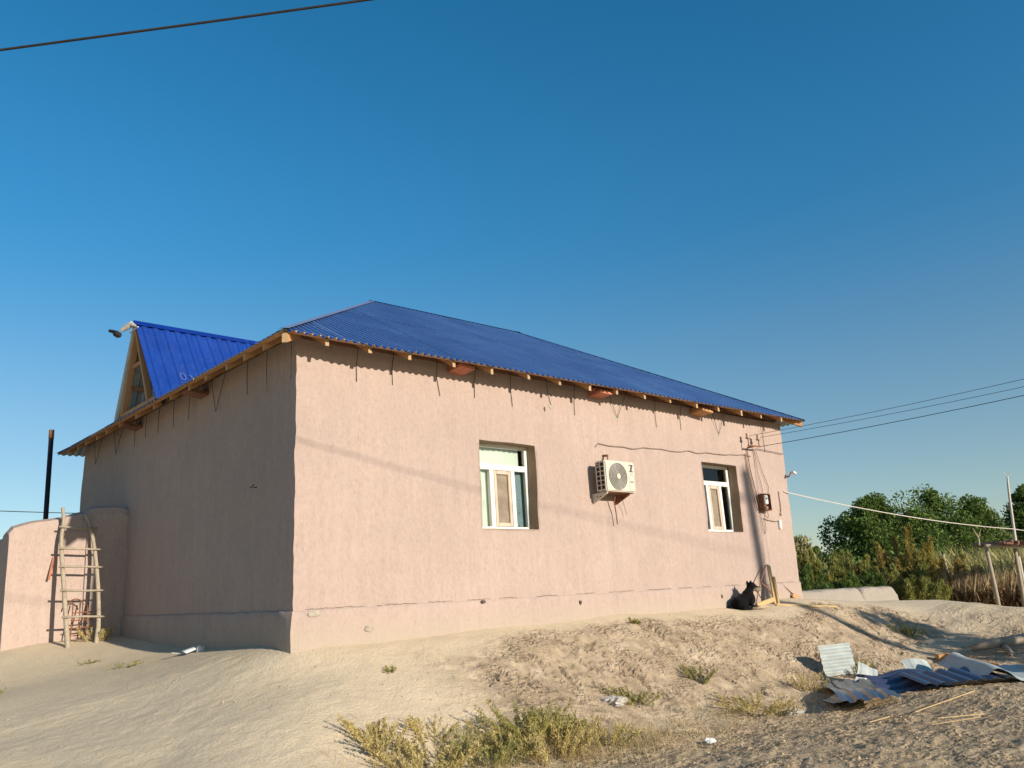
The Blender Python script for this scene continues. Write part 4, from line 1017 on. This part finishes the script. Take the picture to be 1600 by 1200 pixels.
# ------------------------------------------------------------------ scrap roofing sheets
def scrap(label, c, yaw, pitch, roll, w, l, warp, mats, prof=trap, amp=1.0, lift=.0, nv=8):
    R_ = Euler((pitch, roll, yaw)).to_matrix(); z = gz(c[0], c[1])+lift
    mb = MB(); n = int(w/.012)+1; V = []
    for i in range(n):
        u = -w/2+w*i/(n-1)
        for k in range(nv+1):
            v = -l/2+l*k/nv; p = Vector((u, v, prof(u+3)*amp)); p = p+warp(u, v); V.append(Vector((c[0], c[1], z))+R_@p)
    Wd = nv+1; F = [(i*Wd+k, (i+1)*Wd+k, (i+1)*Wd+k+1, i*Wd+k+1) for i in range(n-1) for k in range(nv)]
    mb.add(V, F, 0); dn = R_@Vector((0, 0, -.003)); mb.add([p+dn for p in V], [f[::-1] for f in F], 1)
    o = mb.build('roofing_sheet', mats, None, True, origin=(c[0], c[1], z)); a_ = o.data.color_attributes.new('crest', 'FLOAT_COLOR', 'POINT'); a_.data.foreach_set('color', np.full(len(o.data.vertices)*4, .68, np.float32)); return tag(o, label, 'roofing sheet', 'scrap roofing sheets in the ditch')
SB = [M_bluedk, M_galv]; SG = [M_galv, M_bluedk]
Z3 = lambda u, v: Vector((0, 0, 0))
VP = lambda f: (lambda u, v: Vector((0, 0, f(u, v)+trap(v+3))))
flat0 = lambda u: 0.
scrap('pale underside of a sheet standing upright against the ditch bank', (8.12, -2.66), -.74, 1.05, .04, .52, .48, lambda u, v: Vector((0, .02*math.sin(u*6), .03*math.sin(v*6)+.016*math.sin(v*58))), SG, flat0, 1., .22, 48)
scrap('long flat dark blue ribbed sheet at left end of scrap pile', (6.7, -3.62), 2.18, .0, .03, .72, 2.3, lambda u, v: Vector((0, 0, .03*math.sin(v*3+u*2))), SB, trap, 1.2, .10, 14)
scrap('small curled pale sheet piece under left end of scrap pile', (6.25, -3.55), 2.3, .05, .35, .3, .8, lambda u, v: Vector((0, 0, .9*u*u)), SG, trap, .4, .05)
scrap('torn sheet corner curling upward in the middle of scrap pile', (7.85, -3.2), -.9, .9, .5, .3, .42, lambda u, v: Vector((0, 0, .10*math.cos(v*6))), SG, trap, .4, .14)
scrap('crumpled blue ribbed sheet in the middle of scrap pile', (7.4, -3.95), -.74, .10, -.03, .95, 1.0, lambda u, v: Vector((0, 0, .05*math.sin(v*5+1)+.03*math.sin(u*8)+trap(v+3))), SB, flat0, 1., .12, 60)
scrap('blue sheet with wide ribs spread right of middle of the pile', (7.5, -4.62), -.70, .12, .02, 1.15, .75, lambda u, v: Vector((0, 0, .02*math.sin(u*4))), SB, lambda u: .035*abs(math.sin(u*17)), 1., .12)
scrap('large bent sheet showing grey back at right end of scrap pile', (8.75, -5.25), -.76, .16, .0, 2.1, 1.2, lambda u, v: Vector((0, 0, .20*math.exp(-((u+.78)/.22)**2)-.04*(u+1)-.03*math.sin(v*4))), SG, trap, .25, .14, 10)
scrap('pale curved sheet end behind middle of the scrap pile', (8.5, -3.75), -.7, .7, .1, .42, .35, lambda u, v: Vector((0, 0, .06*math.cos(u*6))), SG, trap, .3, .18)
scrap('bright blue sheet edge at far right of scrap pile', (9.3, -5.5), -.7, .15, .1, .9, .6, lambda u, v: Vector((0, 0, .04*math.sin(u*6))), [M_blue, M_galv], trap, 1., .24)

# ------------------------------------------------------------------ log, wood bits, litter
mb = MB(); P = [(11.35, -3.55), (11.7, -3.85), (12.2, -4.15), (12.9, -4.6), (13.4, -4.9)]
mb.tube([(x, y, gz(x, y)+.12+.05*math.sin(k)) for k, (x, y) in enumerate(P)], [.06, .085, .09, .085, .08], 12); mb.tube([(11.75, -3.9, gz(11.75, -3.9)+.12), (11.5, -4.1, gz(11.5, -4.1)+.05), (11.35, -4.15, gz(11.35, -4.15)+.02)], [.06, .045, .025], 9)
o = mb.build('log', simple('pale_log', (.28, .23, .17), .9, 0, .25, 6, .5, .01), None, True); tag(o, 'pale forked log lying in shade at right edge', 'log')
def batten(a, b, w, h, mat, name, label, cat, lift=.03):
    mb = MB(); mb.bar((a[0], a[1], gz(*a)+lift), (b[0], b[1], gz(*b)+lift+.02), w, h); o = mb.build(name, mat); tag(o, label, cat)
batten((10.6, -3.35), (9.9, -4.45), .05, .04, M_wood, 'batten', 'thin orange batten lying above the scrap sheets', 'batten', .10)
batten((10.5, -3.25), (10.75, -3.5), .14, .09, M_wood, 'wood_block', 'short orange wood block beside the thin batten above scrap', 'wood block', .05)
batten((5.2, -5.05), (6.55, -5.25), .016, .010, M_yel, 'cane', 'long pale cane lying in front of the scrap sheets', 'cane', .02)
batten((4.35, -4.9), (4.75, -4.95), .014, .009, M_yel, 'cane', 'short pale cane lying on soil well left of longer cane', 'cane', .02)
batten((4.6, -5.55), (5.1, -5.85), .011, .008, M_yel, 'cane', 'pale cane lying on the dark soil near right edge', 'cane', .02)
batten((4.2, -5.65), (4.6, -6.0), .011, .008, M_yel, 'cane', 'nearest pale cane lying on the dark soil at right', 'cane', .02)
def crumple(name, c, r, mat, label, cat, seed):
    rg = random.Random(seed); mb = MB(); bm = bmesh.new(); bmesh.ops.create_icosphere(bm, subdivisions=3, radius=1)
    for v in bm.verts:
        n = 1+.45*float(fbm(v.co.x*1.7+seed, v.co.y*1.7+v.co.z*1.3, 3)); v.co = Vector((v.co.x*r[0], v.co.y*r[1], v.co.z*r[2]))*n
    bm.verts.index_update(); z = gz(c[0], c[1])+r[2]*.5
    mb.add([Vector((c[0], c[1], z))+v.co for v in bm.verts], [[v.index for v in f.verts] for f in bm.faces]); bm.free()
    o = mb.build(name, mat, None, False, origin=(c[0], c[1], z)); return tag(o, label, cat)
crumple('plastic_bag', (3.1, -2.28), (.17, .12, .07), M_bag, 'crumpled grey plastic bag on the bank below weeds', 'bag', 3)
crumple('paper_scrap', (2.81, -3.85), (.07, .045, .035), M_white, 'small white paper scrap in ditch bottom', 'litter', 8)
crumple('plastic_litter', (5.25, -3.45), (.17, .10, .06), M_bag, 'torn grey plastic litter at ditch edge left of scrap sheets', 'litter', 5)
mb = MB(); bx_, by_ = -.36, 2.3; bz_ = gz(bx_, by_)
for c_, d_, r_ in (((bx_+.02, by_, bz_+.06), (.20, .10, .012), (.35, -.25, .3)), ((bx_+.15, by_-.05, bz_+.045), (.10, .012, .11), (.1, .15, -.2)), ((bx_-.16, by_+.04, bz_+.03), (.16, .05, .008), (.1, .1, .5))):
    mb.box(c_, d_, r_, 0, .003)
o = mb.build('foam_sheet', M_white, None, True); tag(o, 'small bent white plastic piece on ground beside shaded wall', 'litter')

# ------------------------------------------------------------------ power pole, cables, cord
PX, PY = 12.5, -19.8
up_ = empty('utility_pole', (PX, PY, gz(PX, PY))); tag(up_, 'leaning utility pole with crossarm whose shadow climbs the front wall', 'utility pole')
mb = MB(); mb.tube([(PX+.45, PY, gz(PX, PY)-.3), (PX, PY, 9.1)], [.19, .15], 12); mb.build('pole', M_log, up_, True)
mb = MB(); mb.bar((PX-.55, PY, 8.5), (PX+.55, PY, 8.5), .08, .08); mb.build('crossarm', M_log, up_)
def sag(a, b, s_, n=24):
    a = Vector(a); b = Vector(b); return [a.lerp(b, k/n)-Vector((0, 0, 4*s_*(k/n)*(1-k/n))) for k in range(n+1)]
for a, b, s_, r, l in (((10.54, -.16, 3.55), (PX-.45, PY, 5.2), .48, .0045, 'uppermost thin power wire from left insulator to pole'),
                      ((10.95, -.16, 3.55), (PX+.45, PY, 5.1), .48, .0045, 'middle thin power wire from right insulator to pole'),
                      ((10.98, -.12, 3.36), (PX, PY, 4.9), .45, .0065, 'lowest darker power wire from bracket bar to pole')):
    mb = MB(); mb.tube(sag(a, b, s_), r, 5); o = mb.build('power_wire', M_wire); tag(o, l, 'wire', 'service wires to the house')
A = Vector((-4.238, -3.196, 4.636)); B = Vector((-.099, -7.276, 5.066)); d = B-A
mb = MB(); mb.tube([A-d*3.2, A-d*1.5-Vector((0, 0, .02)), A-d*.5, A, A.lerp(B, .28)-Vector((0, 0, .01)), A.lerp(B, .55)-Vector((0, 0, .012)), B, A+d*2+Vector((0, 0, .2)), A+d*4.05+Vector((0, 0, .9))], .0095, 8)
o = mb.build('overhead_cable', M_wire); tag(o, 'thick dark overhead cable crossing the upper left sky', 'cable')
mb = MB(); mb.tube(sag((-30, 40, 8.2), (16, 60, 9.2), .4), .03, 5); o = mb.build('distant_wire', M_wire); tag(o, 'faint distant wire low in the sky left of house', 'wire')
# clothes line and pole
ap = empty('antenna_pole', (21.5, -1.4, -.7)); tag(ap, 'thin crooked whitish antenna pole rising above the shelter', 'pole')
mb = MB(); mb.tube([(21.62, -1.4, -.7), (21.55, -1.43, 1.2), (21.43, -1.5, 1.7), (21.34, -1.56, 2.2), (21.2, -1.65, 2.8), (21.13, -1.7, 3.02)], [.05, .045, .04, .036, .03, .025], 8); mb.build('pole', M_rope, ap, True)
mb = MB(); mb.tube([(21.13, -1.7, 3.02), (21.05, -1.62, 3.16)], .012, 5); mb.tube([(21.13, -1.7, 3.02), (21.18, -1.78, 3.14)], .012, 5); mb.build('fork', M_rope, ap)
mb = MB(); mb.tube(sag((11.95, .02, 2.45), (21.45, -1.5, 1.60), .12), .011, 5); mb.tube([(21.45, -1.5, 1.6), (23, -2.2, 1.35)], .011, 5); o = mb.build('clothes_line', M_rope); tag(o, 'pale washing line from house corner to the crooked pole', 'line')
# shelter
sh_ = empty('brush_shelter', (20, -1.4, -.6)); tag(sh_, 'open shelter of leaning poles with flat brushwood roof', 'shelter')
for a, b in (((19.25, -1.42, 1.15), (19.8, -1.26, -.9)), ((20.95, -1.57, 1.05), (21.38, -1.36, -.9)), ((22.4, .9, 1.1), (22.5, .9, -.9)), ((23.6, -2.4, 1.1), (23.6, -2.4, -.9))):
    mb = MB(); mb.tube([a, Vector(a).lerp(Vector(b), .5)+Vector((.03, 0, 0)), b], [.045, .055, .06], 8); mb.build('post', M_log, sh_, True)
mb = MB(); rg = random.Random(4)
for k in range(70):
    t = k/69; x = 19.2+4.6*t; y0 = -1.55-.9*t; mb.tube([(x+rg.uniform(-.1, .1), y0-.25+rg.uniform(-.15, .1), 1.18-.05*t+rg.uniform(-.03, .05)), (x+1.0+rg.uniform(-.2, .2), y0+.75+rg.uniform(-.2, .2), 1.22+rg.uniform(-.04, .06))], .03, 5)
mb.build('brush_roof', M_brn, sh_); mb = MB(); mb.tube([(19.15, -1.45, 1.14), (24, -2.35, 1.05)], .05, 7); mb.build('roof_beam', M_log, sh_, True)
mb = MB(); mb.tube([(19.0, -1.35, 1.16), (19.02, -1.36, 1.35), (18.9, -1.3, 1.62)], [.025, .02, .008], 6); mb.tube([(19.02, -1.36, 1.38), (19.08, -1.45, 1.6)], [.015, .006], 5); mb.build('forked_stake', M_log, sh_)

# ------------------------------------------------------------------ vegetation
def leaf_cloud(centers, radii, n, size, rng, elong=1.8, up=0., shell=.55, squash=1.0):
    """n small two-triangle leaves spread through ellipsoid clumps"""
    k = rng.integers(0, len(centers), n); c = np.asarray(centers)[k]; r = np.asarray(radii)[k]
    d = rng.normal(size=(n, 3)); d /= np.linalg.norm(d, axis=1)[:, None]
    rad = (shell+(1-shell)*rng.random(n)**.5)*(.75+.4*rng.random(n)); p = c+d*rad[:, None]*r
    t = rng.normal(size=(n, 3)); t[:, 2] += up; t += d*.6; t /= np.linalg.norm(t, axis=1)[:, None]
    b = np.cross(t, rng.normal(size=(n, 3))); b /= np.linalg.norm(b, axis=1)[:, None]
    s = size*(.6+.8*rng.random(n)); L = (t.T*s*elong*.5).T; B = (b.T*s*.5).T
    V = np.stack([p-L, p+B, p+L, p-B], 1).reshape(-1, 3); F = np.arange(4*n).reshape(n, 4)
    return V, F
def tree(name, label, base, h, width, n, leaf, mat, rng, cat='tree', group=None, clumps=26, trunk=.12, low=.2, elong=1.8, up=0., crad=.15, pointy=.0):
    t = empty(name, base); tag(t, label, cat, group); bx, by, bz = base
    cs = []; rs = []; ld_ = []
    for k in range(11):
        a = rng.random()*6.283; r = width/2*(.15+.95*rng.random()); ld_.append((r*math.cos(a), r*math.sin(a), (1-.34*(r/(width/2))**1.5)*(.86+.22*rng.random())))
    for k in range(clumps):
        lx, ly, lh = ld_[k % 11]; f = rng.random()**.8; z = low*.6+(lh-low*.6)*f; sp_ = .35+.65*f; tap = .55+.75*math.sin(min(1., f*1.05)*math.pi)
        q = crad*h*(.55+.75*rng.random())*tap; jx, jy = rng.normal(size=2)*width*.10*(1.15-f)
        cs.append((bx+lx*sp_+jx, by+ly*sp_+jy, bz+z*h-q*.5)); rs.append((q, q, q*(.8+.5*rng.random())))
    V, F = leaf_cloud(cs, rs, n, leaf, rng, elong, up)
    np_mesh('crown', V, F, mat, t)
    mb = MB(); mb.tube([(bx, by, bz-.2), (bx+.05*width*rng.normal(), by, bz+h*.35), (bx+.06*width*rng.normal(), by, bz+h*.75)], [trunk, trunk*.7, trunk*.25], 8)
    for k in range(0, clumps, 3):
        c = Vector(cs[k]); s0 = Vector((bx, by, bz+h*(.15+.25*rng.random()))); mb.tube([s0, s0.lerp(c, .5)+Vector((0, 0, .05*h)), c], [trunk*.45, trunk*.28, trunk*.08], 5)
    mb.build('trunk', M_bark, t, True); return t
R1 = np.random.default_rng(21)
GT = 'trees beyond the yard'
tree('dark_tree', 'dark green rounded tree leftmost of the tree line', (39.3, 11.5, -.8), 5.89, 5.28, 32291, .085, M_leafD, R1, group=GT, clumps=69)
tree('dark_tree', 'tallest dark green tree in middle of the tree line', (41.3, 9.6, -.8), 6.88, 4.80, 34086, .085, M_leafD, R1, group=GT, clumps=73)
tree('dark_tree', 'broad dark green tree just right of the tallest one', (43.0, 8.2, -.8), 6.66, 5.04, 34086, .085, M_leafD, R1, group=GT, clumps=73)
tree('light_tree', 'lighter open green tree with visible stem right of the dark trees', (44.3, 6.9, -.8), 5.5, 3.0, 15600, .082, M_leafM, R1, group=GT, clumps=55)
tree('dark_tree', 'dark tree cut by the right picture edge behind pole', (46.5, 5.0, -.8), 6.01, 3.84, 26909, .085, M_leafD, R1, group=GT, clumps=59)
tree('dark_tree', 'lower dark tree filling behind the leftmost tree', (46, 15.5, -.8), 3.93, 6.00, 21528, .085, M_leafD, R1, group=GT, clumps=55)
tree('pale_tree', 'thin pale yellowish tree next to house right corner', (30.3, 10.2, -.8), 4.4, 2.4, 3000, .09, M_leafP, R1, group=GT, clumps=22, trunk=.05, elong=3, up=1.)
tree('pale_tree', 'small yellowish bush top peeping over yard wall at far left', (8.0, 62, -.5), 8.2, 7, 3500, .4, M_leafP, R1, clumps=24)
GB = 'tamarisk bushes behind the bench'
def bush(label, x, y, h, w, n, mat, leaf=.022, plumes=46):
    z0 = gz(x, y); t = empty('tamarisk_bush', (x, y, z0)); tag(t, label, 'bush', GB)
    mb = MB(); C = []; Rr = []
    for k in range(plumes):
        a = R1.random()*6.283; r = w/2*math.sqrt(R1.random()); hh = h*(.45+.55*R1.random())*(1-.35*(r/(w/2))**2)
        b0 = Vector((x+.25*r*math.cos(a), y+.25*r*math.sin(a), z0-.05)); tip = Vector((x+r*math.cos(a)+.1*R1.normal(), y+r*math.sin(a)+.1*R1.normal(), z0+hh)); m_ = b0.lerp(tip, .55)+Vector((.12*r*math.cos(a), .12*r*math.sin(a), .08*h))
        mb.tube([b0, m_, tip], [.016, .010, .003], 4)
        for q in (.15, .35, .5): C.append(b0.lerp(m_, q+.4)); Rr.append((.20, .20, .20))
        for q in (.1, .35, .6, .8, .95): C.append(m_.lerp(tip, q)); e = .19*(1-.6*q); Rr.append((e, e, e*1.3))
    mb.build('stems', M_bark, t)
    V, F = leaf_cloud(np.array([list(c) for c in C]), np.array(Rr), int(n*3.0), leaf, R1, 6., 1.6, .05); np_mesh('foliage', V, F, mat, t); return t
bush('olive bush directly right of house corner', 18.6, 3.4, 2.1, 2.4, 8000, M_leafO)
bush('green bush above the low mud bench', 19.6, 2.6, 2.0, 2.2, 7500, M_leafO)
bush('rust tinged bush left of the golden bush', 20.4, 2.0, 2.1, 2.0, 7500, M_leafR)
bush('tall golden feathery bush in middle of the bushes', 21.2, 1.4, 2.75, 2.4, 10500, M_leafG)
bush('low green bush in front of the golden bush', 19.6, .9, 1.5, 2.0, 7000, M_leafO)
bush('dark green bush low behind the bench left end', 17.2, 2.9, 1.35, 2.0, 6000, M_leafD)
bush('dark green bush low behind the bench right end', 18.6, 1.7, 1.2, 1.6, 5000, M_leafD)
bush('rust tinged bush between the golden bush and stalk fence', 22.6, .9, 2.0, 1.8, 6500, M_leafR)
bush('olive bush behind the rust tinged bushes', 22.5, 4.2, 2.4, 3.2, 8000, M_leafO)
# far hedge line closing the gaps and dry crop strip: uncountable
def blades(P, h, w, rng, lean=.3, bend=.3, seg=2):
    """P (n,3) roots -> thin bent blades"""
    n = len(P); a = rng.random(n)*2*np.pi; le = lean*(rng.random(n)**.7); hh = h*(.5+.7*rng.random(n)); ww = w*(.6+.8*rng.random(n))
    side = np.stack([np.cos(a+1.57), np.sin(a+1.57), 0*a], -1); out = np.stack([np.cos(a), np.sin(a), 0*a], -1)
    mid = P+out*(le*hh*.45)[:, None]+np.stack([0*a, 0*a, hh*.55], -1); tip = P+out*((le+bend*rng.random(n))*hh)[:, None]+np.stack([0*a, 0*a, hh*(1-.25*le)], -1)
    V = np.stack([P-side*ww[:, None]/2, P+side*ww[:, None]/2, mid+side*ww[:, None]*.4, mid-side*ww[:, None]*.4, tip, tip+side*.0005], 1).reshape(-1, 3)
    i = np.arange(n)*6; F = np.concatenate([np.stack([i, i+1, i+2, i+3], -1), np.stack([i+3, i+2, i+5, i+4], -1)]); return V, F
n = 9000; x = 24+14*R1.random(n); y = -6+9*R1.random(n); V, F = blades(np.stack([x, y, tps(x, y)-.05], -1), 2.1, .07, R1, .25, .5)
o = np_mesh('corn_field', V, F, mat_leaf('corn', [(.28, .26, .10), (.42, .37, .16), (.55, .47, .24)]), None); tag(o, 'yellowing corn field beyond the stalk fence', 'field', kind='stuff')
n = 5000; x = 33+9*R1.random(n); y = 6+14*R1.random(n); V, F = leaf_cloud(np.stack([x, y, -.2+1.4*R1.random(n)], -1)[:160], np.full((160, 3), .9), 12000, .2, R1)
o = np_mesh('far_hedge', V, F, M_leafM, None); tag(o, 'low green growth under the tree line', 'hedge', kind='stuff')
# stalk fence
sf = empty('stalk_fence', (22.6, -.6, -.75)); tag(sf, 'fence of dry upright stalks and thorny brush behind shelter', 'fence')
n = 2600; t = R1.random(n); x = 20.9+3.8*t+.25*R1.normal(size=n); y = 1.05-3.6*t+.25*R1.normal(size=n)
V, F = blades(np.stack([x, y, tps(x, y)-.05], -1), 1.35, .035, R1, .25, .25); o = np_mesh('dry_stalks', V, F, M_stalk, sf); o['kind'] = 'stuff'
n = 5000; t = R1.random(n); x = 20.7+3.9*t+.3*R1.normal(size=n); y = .85-3.6*t+.3*R1.normal(size=n)
V, F = blades(np.stack([x, y, tps(x, y)-.05+.5*R1.random(n)], -1), .55, .022, R1, 1.2, .6); o = np_mesh('brush', V, F, mat_leaf('dark_brush', [(.05, .035, .022), (.09, .06, .035), (.14, .09, .05)], .1), sf); o['kind'] = 'stuff'
for z in (.15, .45):
    mb = MB(); mb.tube([(20.7, .9, z-.6), (22.6, -.9, z-.55), (24.6, -2.8, z-.6)], .03, 6); mb.build('fence_rail', M_bark, sf)
# dry stalk heap by the bench
n = 700; x = 19.0+.8*R1.random(n); y = 1.5+.7*R1.random(n); V, F = blades(np.stack([x, y, tps(x, y)], -1), 1.05, .05, R1, .9, .7)
o = np_mesh('stalk_heap', V, F, M_stalk, None); tag(o, 'heap of bleached dry stalks among the bushes behind bench', 'stalk heap')
# tree outside the view on the right that shades the ground there
tree('shade_tree', 'loose yard tree right of view shading the bank', (13.6, -10.8, gz(13.6, -10.8)), 4.2, 3.2, 2600, .11, M_leafM, R1, clumps=16, low=.3)

# weeds and grass
def weed(label, x, y, h, w, n, mat, stems=9, cat='weed', smat=None):
    z = gz(x, y); t = empty('weed_clump', (x, y, z)); tag(t, label, cat, 'weeds on the bank')
    mb = MB(); P = []
    stems = int(stems*2.6); w = w*1.5; h = h*(.74 if h > .2 else 1.)
    for k in range(stems):
        a = R1.random()*6.283; r = w/2*math.sqrt(R1.random()); sx = x+r*.5*math.cos(a); sy = y+r*.5*math.sin(a); sz = gz(sx, sy)-.01
        hh = h*(.55+.5*R1.random()); tip = Vector((x+r*1.15*math.cos(a), y+r*1.15*math.sin(a), sz+hh)); base = Vector((sx, sy, sz))
        pts = [base, base.lerp(tip, .5)+Vector((0, 0, .06*h)), tip]; mb.tube(pts, [.0035, .003, .0015], 4)
        P += [pts[0].lerp(pts[1], q) for q in (.3, .6, .9)]+[pts[1].lerp(pts[2], q) for q in (.2, .45, .7, .95)]
    mb.build('stems', smat or M_straw, t)
    c = np.array([list(p) for p in P]); V, F = leaf_cloud(c, np.full((len(c), 3), h*.10), int(n*1.25), .0085, R1, 5., 1.0, .05)
    np_mesh('foliage', V, F, mat, t); return t
for a in (('bright green feathery weed clump on lower bank, largest', 1.05, -2.85, .46, .62, 3600, M_weedG, 16),
          ('green feathery weed clump right beside the largest one', 1.45, -3.0, .36, .45, 2200, M_weedG, 12),
          ('yellow green weed clump at left end of the weed patch', -.6, -2.6, .30, .5, 1700, M_weedY, 12),
          ('yellow green weed clump at bottom left of weed patch', -.2, -2.95, .36, .55, 2100, M_weedY, 13),
          ('green yellow weed clump at bottom middle of weed patch', .35, -3.1, .40, .6, 2400, M_weedG, 13),
          ('low green weed at middle of the bank', 3.55, -2.2, .22, .5, 1300, M_weedG, 10),
          ('small green grass tuft high on the middle bank', 5.2, -2.05, .26, .3, 1100, M_weedG, 9),
          ('golden dry weed patch at bank foot left of scrap sheets', 5.0, -3.05, .24, .75, 1900, M_weedY, 16),
          ('dry brown bush at left end of scrap sheets', 6.95, -2.75, .36, .4, 700, M_weedY, 18),
          ('green grass tuft on the bank above scrap sheets', 12.3, -2.0, .3, .5, 1300, M_weedG, 10),
          ('small green tuft behind upright pale sheet', 8.3, -2.9, .3, .3, 800, M_weedG, 8),
          ('tiny green weed at the foot of the front wall', 5.75, -.5, .08, .2, 500, M_weedG, 7),
          ('dry yellow weed clump left of the largest green clump', .7, -2.9, .36, .5, 1700, M_weedY, 14),
          ('tall dry yellow weeds below the largest green clump', 1.0, -3.3, .44, .6, 2000, M_weedY, 18),
          ('dry yellow weeds at right end of the weed patch', 1.75, -3.3, .32, .55, 1600, M_weedY, 15),
          ('dry yellow weeds along the bottom left of the weed patch', -.5, -3.1, .34, .6, 1600, M_weedY, 14),
          ('sparse dry weed above the left weeds', .1, -2.5, .24, .4, 600, M_weedY, 9),
          ('weed growing at the ladder foot', -.62, 5.35, .30, .35, 900, M_weedY, 10),
          ('tiny green sprout on smooth earth below house corner', .62, -1.05, .07, .12, 160, M_weedG, 5),
          ('small flattened weed on smooth earth near shaded wall', -.95, 2.95, .06, .35, 240, M_weedG, 6),
          ('tiny weed on smooth earth before the ladder', -1.05, 4.1, .05, .25, 180, M_weedG, 6),
          ('small weed at far left edge of smooth earth', -2.55, 3.0, .10, .25, 260, M_weedG, 6)):
    weed(*a)
def scatter(n, fn, rng, box):
    out = []; 
    x = box[0]+(box[1]-box[0])*rng.random(n); y = box[2]+(box[3]-box[2])*rng.random(n); k = rng.random(n) < fn(x, y); x = x[k]; y = y[k]
    return np.stack([x, y, ground_z(x, y)-.01], -1)
patch = lambda x, y: np.exp(-(((x-.55)/1.3)**2+((y+3.3)/.6)**2))+.8*np.exp(-(((x-2.2)/1.0)**2+((y+3.3)/.4)**2))+.55*np.exp(-(((x-4.9)/.9)**2+((y+3.0)/.35)**2))+.10*sstep(.5, 2, x)*sstep(-1.6, -2.4, y)*sstep(-4.2, -3.4, y)*(pn(x*2, y*2) > .05)
P = scatter(90000, lambda x, y: patch(x, y)*(.15+.85*sstep(-.1, .35, fbm(x*3, y*3, 3)))*.75, R1, (-1.6, 8, -4.6, -1.5))
V, F = blades(P, .15, .0035, R1, 1.5, .9); o = np_mesh('dry_grass', V, F, M_straw, None); tag(o, 'dry straw coloured grass on lower bank', 'grass', kind='stuff')
P = scatter(9000, lambda x, y: .35*patch(x, y), R1, (-1.6, 8, -4.6, -1.5))
V, F = blades(P, .14, .004, R1, 1.4, .7); o = np_mesh('green_grass', V, F, M_weedY, None); tag(o, 'yellow green grass blades mixed into the dry patch', 'grass', kind='stuff')
# loose straw on the dark soil
n = 1500; x = .5+8.5*R1.random(n); y = -7.2+6.0*R1.random(n); zz = ground_z(x, y)+.012; a = R1.random(n)*6.28; L = .03+.12*R1.random(n)**2; dx = np.stack([np.cos(a)*L, np.sin(a)*L, .1*L*R1.normal(size=n)], -1); sd = np.stack([-np.sin(a), np.cos(a), 0*a], -1)*.003
p = np.stack([x, y, zz], -1); V = np.stack([p-dx-sd, p+dx-sd, p+dx+sd, p-dx+sd], 1).reshape(-1, 3)
o = np_mesh('loose_straw', V, np.arange(4*n).reshape(n, 4), M_straw, None); tag(o, 'loose straw scattered over dark soil', 'straw', kind='stuff')
# clods
def clods(n, fn, box, smin, smax, rng):
    P = scatter(n, fn, rng, box); m = len(P); bm = bmesh.new(); bmesh.ops.create_cone(bm, cap_ends=True, segments=5, radius1=1, radius2=.55, depth=1.4); bmesh.ops.triangulate(bm, faces=bm.faces[:]); bm.verts.index_update(); bv = np.array([v.co[:] for v in bm.verts]); bf = np.array([[v.index for v in f.verts] for f in bm.faces]); bm.free()
    s = smin+(smax-smin)*rng.random(m)**3; sc = s[:, None]*(.6+.8*rng.random((m, 3))); sc[:, 2] *= .55
    a = rng.random(m)*6.28; ca_, sa = np.cos(a), np.sin(a)
    q = bv[None]*(1+.35*rng.normal(size=(m, len(bv), 1)).clip(-1, 1))*sc[:, None, :]
    q = np.stack([q[..., 0]*ca_[:, None]-q[..., 1]*sa[:, None], q[..., 0]*sa[:, None]+q[..., 1]*ca_[:, None], q[..., 2]], -1)
    V = (q+P[:, None, :]+np.array([0, 0, .006])).reshape(-1, 3); F = (bf[None]+np.arange(m)[:, None, None]*len(bv)).reshape(-1, 3); return V, F
def cl_den(x, y):
    b, s = ground_masks(x, y); c = sstep(.0, .45, fbm(x*2.2, y*1.4, 3)); return np.clip(b*c*.9+s*(.1+.5*c)+.014+.6*np.exp(-((x+1.3)**2+(y-.75)**2*2)/.03)+.6*np.exp(-((x+1.05)**2+(y+.8)**2*1.5)/.04)+.25*np.exp(-((x-.2)**2+(y+1.6)**2)/.1), 0, 1)
V, F = clods(80000, cl_den, (-3.0, 12, -6.6, 1.6), .004, .024, R1)
o = np_mesh('soil_clods', V, F, simple('clod_earth', (.40, .305, .195), .97, 0, .3, 9, .4, .006), None); tag(o, 'crumbled earth clods over the bank and dark soil', 'soil', kind='stuff')
